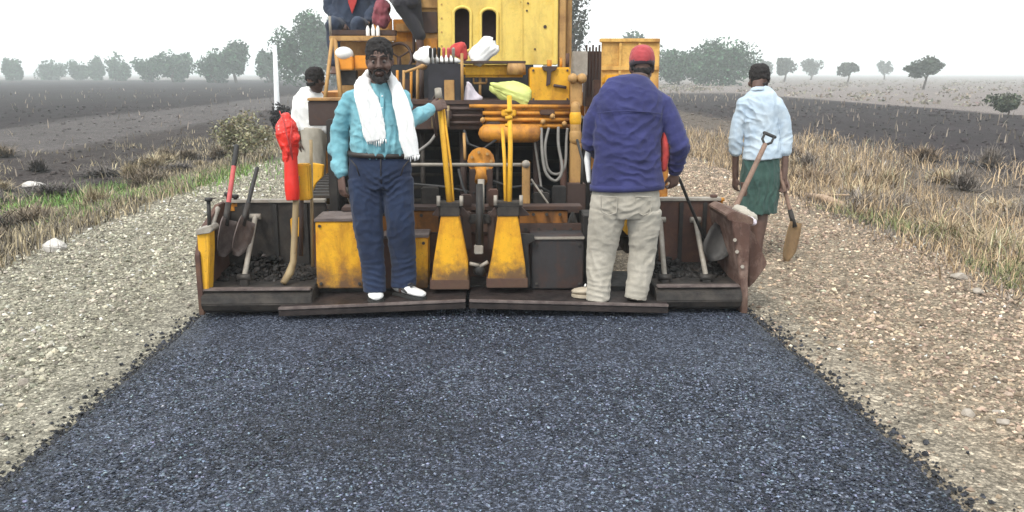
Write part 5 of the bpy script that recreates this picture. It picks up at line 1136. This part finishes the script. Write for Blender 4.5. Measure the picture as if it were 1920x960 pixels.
def man_behind():
    Y = 9.3; x0 = at(583, 300, Y).x; zg = float(terr(np.array([x0]), np.array([Y]))[0])
    root = empty('person', (x0, Y, zg), 'man in white shirt partly hidden behind the left side of the paver', 'person')
    tor = [(588, 166, Y+.02, 11, .055), (586, 172, Y+.02, 22, .075), (583, 182, Y, 29, .09), (582, 200, Y, 31, .1), (582, 225, Y, 29, .1), (583, 245, Y, 28, .11)]
    wrp = [(583, 238, Y, 27, .11), (583, 260, Y, 29, .12), (583, 300, Y, 27, .12), (583, 335, Y, 25, .11)]
    c = at(592, 172, Y-.07); f = Vector((.6, .7, -.05)); b = B(); T, r, f_, u_, prof = head(b, c+Vector((-.0, .02, 0)), f, ZF, 1.0)
    b.tube([at(588, 174, Y+.01), at(590, 160, Y+.01), at(591, 150, Y)], [.055, .05, .05], n=14)
    rings(b, tor[1:], k=.74); rings(b, wrp, k=.7)
    ls = [[(572, 320, Y, 12, .07), (572, 360, Y, 9, .055), (572, 395, Y+.02, 6, .038), (572, 412, Y+.02, 6, .036)], [(594, 320, Y, 12, .07), (594, 360, Y, 9, .055), (594, 395, Y+.02, 6, .038), (594, 412, Y+.02, 6, .036)]]
    for L in ls: rings(b, L, 12); p = at(*L[-1][:3]); b.tube([p, (p.x, p.y, zg+.06)], [.036, .034], n=10); foot(b, (p.x, p.y-.06, 0), (p.x, p.y+.18, 0), zg+.005)
    sL, eL, wL = at(560, 190, Y), at(557, 225, Y-.02), at(560, 262, Y-.1); sR, eR, wR = at(608, 190, Y), at(612, 225, Y-.02), at(610, 262, Y+.05)
    for s_, e, w_ in ((sL, eL, wL), (sR, eR, wR)): arm(b, [s_.lerp(e, .12), e, w_], [.038, .036, .027]); hand(b, w_, Vector((0, .1, -1)), Vector((.8, .3, 0)), 30, 1.0, 1)
    b.soft('body', M['skin'], root, .009, 2); face_parts(T, r, f_, root); hair(T, r, f_, u_, prof, root, 1.0, .016)
    b = rings(B(), tor); arm(b, [sL, eL, eL.lerp(wL, .4)], [.068, .06, .055]); arm(b, [sR, eR, eR.lerp(wR, .4)], [.068, .06, .055])
    b.soft('shirt', M['white'], root, .009, 3, [(.014, (5, 5, 4), False, 71), (.01, (11, 11, 7), True, 72)])
    rings(B(), wrp).soft('wrap', M['khaki'], root, .009, 2, [(.012, (10, 10, 2), True, 82)])

def operator():
    Y = 8.78; root = empty('person', (at(662, 64, Y).x, Y, at(662, 60, Y).z), 'machine operator in open dark jacket over a red shirt on the paver platform', 'person')
    tor = [(662, -52, Y+.02, 12, .06), (662, -44, Y+.02, 28, .08), (661, -30, Y, 38, .1), (660, 0, Y, 38, .115), (660, 35, Y, 37, .12), (660, 58, Y, 38, .13)]
    c = at(662, -58, Y-.07); f = Vector((.1, -1, -.1)); b = B(); T, r, f_, u_, prof = head(b, c, f)
    b.tube([at(662, -44, Y+.02), at(662, -62, Y), at(662, -70, Y)], [.056, .052, .052], n=14); rings(b, tor[1:], k=.76)
    sL, eL, wL = at(624, -28, Y), at(620, 15, Y+.02), at(640, 45, Y-.12); sR, eR, wR = at(698, -28, Y), at(702, 15, Y+.02), at(690, 42, Y-.14)
    for s_, e, w_ in ((sL, eL, wL), (sR, eR, wR)): arm(b, [s_, e, w_], [.046, .04, .028]); hand(b, w_, Vector((.3 if s_ is sL else -.3, -1, -.2)), Vector((0, 0, -1)), 35, 1.0, 1 if s_ is sL else -1)
    hk = at(660, 55, Y)
    for k in (-1, 1): arm(b, [hk+Vector((.10*k, 0, .02)), hk+Vector((.12*k, -.36, .03)), hk+Vector((.12*k, -.34, -.38))], [.07, .055, .045]); foot(b, hk+Vector((.12*k, -.31, 0)), hk+Vector((.12*k, -.47, 0)), hk.z-.44)
    b.soft('body', M['skin'], root, .009, 2); face_parts(T, r, f_, root); hair(T, r, f_, u_, prof, root, 1.0, .014)
    b = rings(B(), tor); arm(b, [sL, eL, wL+(eL-wL)*.05], [.072, .066, .05]); arm(b, [sR, eR, wR+(eR-wR)*.05], [.072, .066, .05])
    b.soft('jacket', M['denim'], root, .009, 3, [(.014, (5, 5, 4), False, 91), (.01, (10, 10, 8), True, 92)])
    B().prism([at(646, -40, Y-.135), at(676, -40, Y-.135), at(668, 5, Y-.143), at(660, 26, Y-.146), at(653, 5, Y-.143)], (0, .02, 0), .004).obj('red_shirt', M['redcloth'], root)
    b = B()
    for k in (-1, 1): arm(b, [hk+Vector((.10*k, 0, .02)), hk+Vector((.12*k, -.36, .03)), hk+Vector((.12*k, -.34, -.32))], [.088, .074, .062])
    rings(b, [(660, 45, Y, 37, .125), (660, 62, Y, 38, .14)]); b.soft('trousers', M['denim'], root, .009, 3, [(.01, (9, 9, 10), True, 93)])

def sitter():
    Y = 8.2; root = empty('person', (at(760, -5, Y).x, Y, at(760, -5, Y).z), 'barefoot man in dark trousers sitting beside the cab with legs hanging down', 'person')
    tor = [(770, -128, Y+.06, 12, .06), (770, -120, Y+.06, 28, .08), (769, -106, Y+.05, 37, .1), (766, -70, Y+.04, 36, .115), (762, -30, Y+.04, 35, .12), (760, -8, Y+.04, 36, .13)]
    c = at(770, -134, Y-.02); f = Vector((-.1, -1, -.1)); b = B(); T, r, f_, u_, prof = head(b, c, f)
    b.tube([at(770, -120, Y+.06), at(770, -138, Y+.04), at(770, -146, Y+.04)], [.056, .052, .052], n=14); rings(b, tor[1:], k=.76)
    sL, eL, wL = at(736, -104, Y+.04), at(726, -62, Y+.06), at(742, -30, Y-.14); sR, eR, wR = at(803, -104, Y+.04), at(812, -62, Y+.06), at(798, -34, Y-.14)
    for s_, e, w_ in ((sL, eL, wL), (sR, eR, wR)): arm(b, [s_, e, w_], [.046, .04, .028]); hand(b, w_, Vector((.1, -1, -.3)), Vector((0, 0, -1)), 35, 1.0, 1)
    L1 = [at(746, -8, Y), at(752, 4, Y-.26), at(786, 66, Y-.22), at(790, 100, Y-.2)]; L2 = [at(772, -8, Y), at(772, 0, Y-.28), at(784, 58, Y-.14), at(792, 94, Y-.06)]
    for L in (L1, L2): arm(b, L, [.072, .058, .04, .032]); foot(b, (L[-1].x, L[-1].y+.05, 0), (L[-1].x, L[-1].y-.17, 0), L[-1].z-.06)
    b.soft('body', M['skin'], root, .009, 2); face_parts(T, r, f_, root); hair(T, r, f_, u_, prof, root, 1.0, .014)
    b = rings(B(), tor); arm(b, [sL, eL, wL], [.07, .062, .05]); arm(b, [sR, eR, wR], [.07, .062, .05]); b.soft('shirt', M['charcoal'], root, .009, 3, WR_SHIRT[:2])
    b = rings(B(), [(760, -18, Y+.03, 35, .13), (760, -2, Y+.02, 36, .14)])
    for L in (L1, L2): arm(b, L[:3], [.09, .078, .056])
    b.soft('trousers', M['charcoal'], root, .009, 3, WR_TROU[:2])
man_teal(); man_jacket(); man_wrap(); man_behind(); operator(); sitter()
# ================================================================== TOOLS, BAGS AND CLOTHS
def shovel(top, tip, label, grip=None, handle='wood', blade='steel', nrm=(0, -1, 0), bw=.2, bl=.27, r=.016, split=None, knee=None):
    top, tip = Vector(top), Vector(tip); d = (tip-top).normalized(); L = (tip-top).length; nrm = Vector(nrm); nrm = (nrm-d*nrm.dot(d)).normalized(); sd = d.cross(nrm).normalized()
    root = empty('shovel', tuple(tip), label, 'shovel'); s0 = tip-d*bl; db = d
    if knee is not None:
        s0 = Vector(knee); d = (s0-top).normalized(); db = (tip-s0).normalized(); bl = (tip-s0).length; nrm = (nrm-db*nrm.dot(db)).normalized(); sd = db.cross(nrm).normalized()
    B().tube([top, s0+d*.02], [r, r*1.05], n=10, dome=True).obj('handle', M[handle], root, True)
    if split: B().tube([top-d*.02, top+d*split], [r*1.15, r*1.1], n=10, dome=True).obj('grip', M['rubber'], root, True)
    B().tube([s0-d*.12, s0+d*.05], [r*1.25, r*1.5], n=10).obj('socket', M['steel'], root, True)
    nu, nv = 7, 8; V = []
    for j in range(nv):
        v = j/(nv-1); hw = bw/2*(1-.0*v) if v < .6 else bw/2*(1-((v-.6)/.4)**2.2*.75); hw *= (.86+.14*min(1, v*5))
        for i in range(nu):
            u = -1+2*i/(nu-1); V.append(s0+db*bl*v+sd*u*hw+nrm*(.028*u*u+.012*(1-v)+(-.01 if v > .8 else 0)))
    Fc = grid_faces(nu, nv); me = raw('blade', np.array(V), Fc, M[blade], True); o = bpy.data.objects.new('t', me); COL.objects.link(o)
    m = o.modifiers.new('s', 'SOLIDIFY'); m.thickness = .005; dg = bpy.context.evaluated_depsgraph_get(); me2 = bpy.data.meshes.new_from_object(o.evaluated_get(dg)); bpy.data.objects.remove(o)
    me2.name = 'blade'; link('blade', me2, root, M[blade])
    if grip == 'D':
        a = top; B().tube([a, a-d*.04+sd*.036, a-d*.09+sd*.036, a-d*.10], [.010]*4, n=8).tube([a, a-d*.04-sd*.036, a-d*.09-sd*.036, a-d*.10], [.010]*4, n=8).tube([a-d*.095+sd*.042, a-d*.095-sd*.042], .013, n=8, dome=True).obj('grip', M['rubber'], root, True)
    return root
shovel(at(443, 280, 6.28), at(414, 480, 5.98), 'red handled shovel leaning in the left screed box', None, 'redwood', 'lip', (1, -.35, .1), split=.12, r=.017)
shovel(at(482, 316, 6.26), at(440, 478, 5.95), 'dark handled shovel leaning beside the red handled one', None, 'rubber', 'lip', (1, -.3, .1), r=.015)
shovel(at(1434, 272, 6.42), at(1332, 488, 5.98), 'shovel with black loop grip leaning in the right screed box', 'D', 'wood', 'black', (-.3, -1, .1), r=.019)
Yw = 7.85; w_ = at(1470, 356, Yw-.06)
shovel(at(1461, 318, Yw-.03), at(1472, 491, Yw-.16), 'short shovel with muddy blade hanging from the hand of the man in green', None, 'wood', 'mud', (.55, -1, .1), bw=.17, bl=.33, r=.018, knee=at(1487, 416, Yw-.10))
# bent lever in the blue jacketed man's hand
o = B().ptube([(1262, 318, 5.84), (1275, 338, 5.86), (1296, 390, 5.98), (1318, 440, 6.1), (1331, 470, 6.18)], [.011, .011, .011, .012, .010], 8).obj('iron_rod', M['black'], None, True); tag(o, 'dark iron rod held in the right hand of the man in the blue jacket', 'rod')
o = B().ptube([(650, 352, 5.70), (653, 372, 5.74), (661, 392, 5.80)], [.009, .007, .006], 8).obj('depth_gauge', M['bar'], None, True); tag(o, 'thin bright rod in the fingers of the man with the scarf', 'rod')

def lump(name, px, py, wpx, hpx, Y, mat, label, cat, seed=1, dep=None, amp=.16, tilt=0, group=None, fine=.06):
    c = at(px, py, Y); s = ppm(c); dep = dep or wpx/s*.7
    b = B().ball((0, 0, 0), 1, 4, (wpx/s/2, dep/2, hpx/s/2)); me = b.mesh(name); m = min(wpx, hpx)/s
    me.transform(Matrix.Rotation(tilt, 4, 'Y')); me.transform(Matrix.Translation(c))
    fold(me, [(amp*m, (1.6/m,)*3, False, seed), (fine*m, (4.5/m,)*3, True, seed+3), (fine*.4*m, (11/m,)*3, True, seed+6)])
    for p in me.polygons: p.use_smooth = True
    return tag(link(name, me, None, M[mat]), label, cat, group)
def bag(name, px, py, wpx, hpx, Y, mat, label, cat, seed=1, tilt=0, shape='sack', group=None, depk=.6):
    """a soft bag: fluted folds run up to a gathered neck (or to a point)"""
    prof = {'sack': [(0, .3), (.04, .62), (.15, .9), (.38, 1), (.6, .86), (.74, .55), (.82, .27), (.86, .2), (.9, .26), (.96, .42), (1, .34)],
            'tent': [(0, .6), (.03, .95), (.12, 1), (.35, .72), (.6, .45), (.8, .25), (.94, .1), (1, .03)],
            'box': [(0, .55), (.03, .85), (.12, 1), (.5, .98), (.8, 1), (.93, .9), (1, .6)],
            'heap': [(0, .5), (.05, .9), (.2, 1), (.45, .93), (.7, .7), (.88, .4), (1, .1)]}[shape]
    c = at(px, py, Y); s = ppm(c); W, H = wpx/s/2, hpx/s; r = np.random.default_rng(seed); nf = 36; b = bmesh.new(); prev = None
    ph = np.linspace(0, 6.283, nf, endpoint=False); k1, k2, k3 = r.integers(4, 7), r.integers(8, 12), r.integers(13, 17); o = r.uniform(0, 6.28, 3)
    for t_, q in prof:
        fl = .35 if shape in ('box', 'heap') else 1; m = 1+fl*(.05+.16*t_)*np.abs(np.sin(k1*ph/2+o[0]))-.05+fl*(.03+.10*t_)*np.sin(k2*ph+o[1])+.045*np.sin(k3*ph+o[2]+4*t_)
        ring = [b.verts.new((W*q*m[i]*math.cos(ph[i]), W*depk*q*m[i]*math.sin(ph[i]), H*(t_-.5+.05*math.sin(3*ph[i]+o[0])*t_))) for i in range(nf)]
        if prev:
            for i in range(nf): b.faces.new((prev[i], prev[(i+1) % nf], ring[(i+1) % nf], ring[i]))
        else: b.faces.new(ring[::-1])
        prev = ring
    b.faces.new(prev); bmesh.ops.subdivide_edges(b, edges=b.edges[:], cuts=1, smooth=.5)
    me = bpy.data.meshes.new(name); b.to_mesh(me); b.free()
    me.transform(Matrix.Rotation(tilt, 4, 'Y')); me.transform(Matrix.Translation(c)); m = min(W*2, H)
    fold(me, [(.10*m, (1.8/m,)*3, False, seed), (.035*m, (6/m,)*3, True, seed+3), (.015*m, (16/m,)*3, True, seed+6)])
    for p in me.polygons: p.use_smooth = True
    return tag(link(name, me, None, M[mat]), label, cat, group)
bag('plastic_bag', 799, 103, 46, 32, 7.25, 'whitebag', 'crumpled white bag lying behind the row of control levers', 'bag', 3, R(20), 'heap')
bag('plastic_bag', 838, 111, 54, 15, 7.30, 'whitebag', 'flat white bag under the red bundle on the console', 'bag', 13, 0, 'heap')
bag('cloth_bundle', 862, 94, 36, 28, 7.32, 'redcloth', 'small bright red bundle on top of the control console', 'bundle', 4, R(25), 'heap')
bag('sack', 906, 97, 36, 54, 7.34, 'whitebag', 'tilted white sack leaning below the second cab slot', 'sack', 5, R(52), 'box')
bag('paper_bundle', 881, 174, 40, 36, 7.2, 'lilac', 'pale lilac paper folded to a point beside the console', 'paper', 6, R(-14), 'tent', depk=.35)
bag('plastic_bag', 958, 174, 46, 74, 7.1, 'lime', 'lime green bag on the deck beside the yellow control box', 'bag', 7, R(-68), 'heap')
lump('cloth_bundle', 716, 26, 36, 46, 8.25, 'maroon', 'maroon bundle hanging beside the operator on the platform', 'bundle', 8)
for i, (x, lb) in enumerate(((690, 'left'), (700, 'middle'), (709, 'right'))):
    a = at(x, 66, 8.06); o = B().tube([a, a+Vector((0, 0, .055)), a+Vector((0, 0, .075))], [.018, .018, .010], n=10, dome=True).obj('bottle', M['whitebag'], None, True)
    tag(o, f'{lb} one of three small white bottles standing on the platform edge', 'bottle', 'small bottles on the platform edge')
# red plastic bag tied over a post head, smooth red sleeve below
rw = empty('plastic_wrap', at(548, 376, 6.0), 'bright red plastic bag tied over a post at the left end of the screed', 'plastic wrap')
B().ptube([(545, 284, 6.0), (546, 320, 6.0), (548, 356, 6.0), (549, 375, 6.0)], [.046, .050, .050, .044], 20).soft('sleeve', M['redbag'], rw, .007, 1, [(.003, (12, 12, 3), True, 5)])
b = B().ptube([(536, 222, 6.0), (537, 234, 6.0), (539, 252, 6.0), (541, 272, 6.0), (544, 292, 6.0)], [.030, .058, .070, .062, .050], 18, dome=True)
b.ball(at(530, 250, 5.98), .042, 2).ball(at(551, 258, 5.98), .036, 2)
b.soft('bag', M['redbag'], rw, .006, 2, [(.010, (9, 9, 9), True, 5), (.006, (26, 26, 8), True, 6), (.003, (40, 40, 40), True, 7)])
for P in ([(524, 208, 5.95), (532, 228, 5.925), (540, 262, 5.92), (548, 296, 5.93)], [(548, 226, 5.95), (544, 262, 5.92), (549, 300, 5.94)]): B().ptube(P, .004, 6).obj('string', M['redcloth'], rw, True)
# crumpled pale rag on the right end gate
lump('rag', 1396, 402, 46, 24, 5.95, 'khaki', 'pale crumpled rag lying on the rusty right end gate', 'rag', 9, tilt=R(30), amp=.25)
lump('rag', 1402, 412, 34, 14, 5.86, 'lilac', 'pinkish rag draped over the corner of the right end gate', 'rag', 10, tilt=R(25), amp=.25)

# ------------------------------------------------------------------ haze
hz = B().box((-1500, -160, -3.2), (1500, 2900, 13.5), 0)
t = bpy.data.materials.new('haze_air'); t.use_nodes = True; t.node_tree.nodes.clear()
pvn = t.node_tree.nodes.new('ShaderNodeVolumePrincipled'); on = t.node_tree.nodes.new('ShaderNodeOutputMaterial')
pvn.inputs['Color'].default_value = (.93, .98, 1, 1); pvn.inputs['Density'].default_value = .0016; pvn.inputs['Anisotropy'].default_value = .2
t.node_tree.links.new(pvn.outputs[0], on.inputs['Volume'])
o = hz.obj('haze', t); o['kind'] = 'stuff'; o['label'] = 'pale dusty haze hanging over the plain and softening far trees'; o['category'] = 'haze'
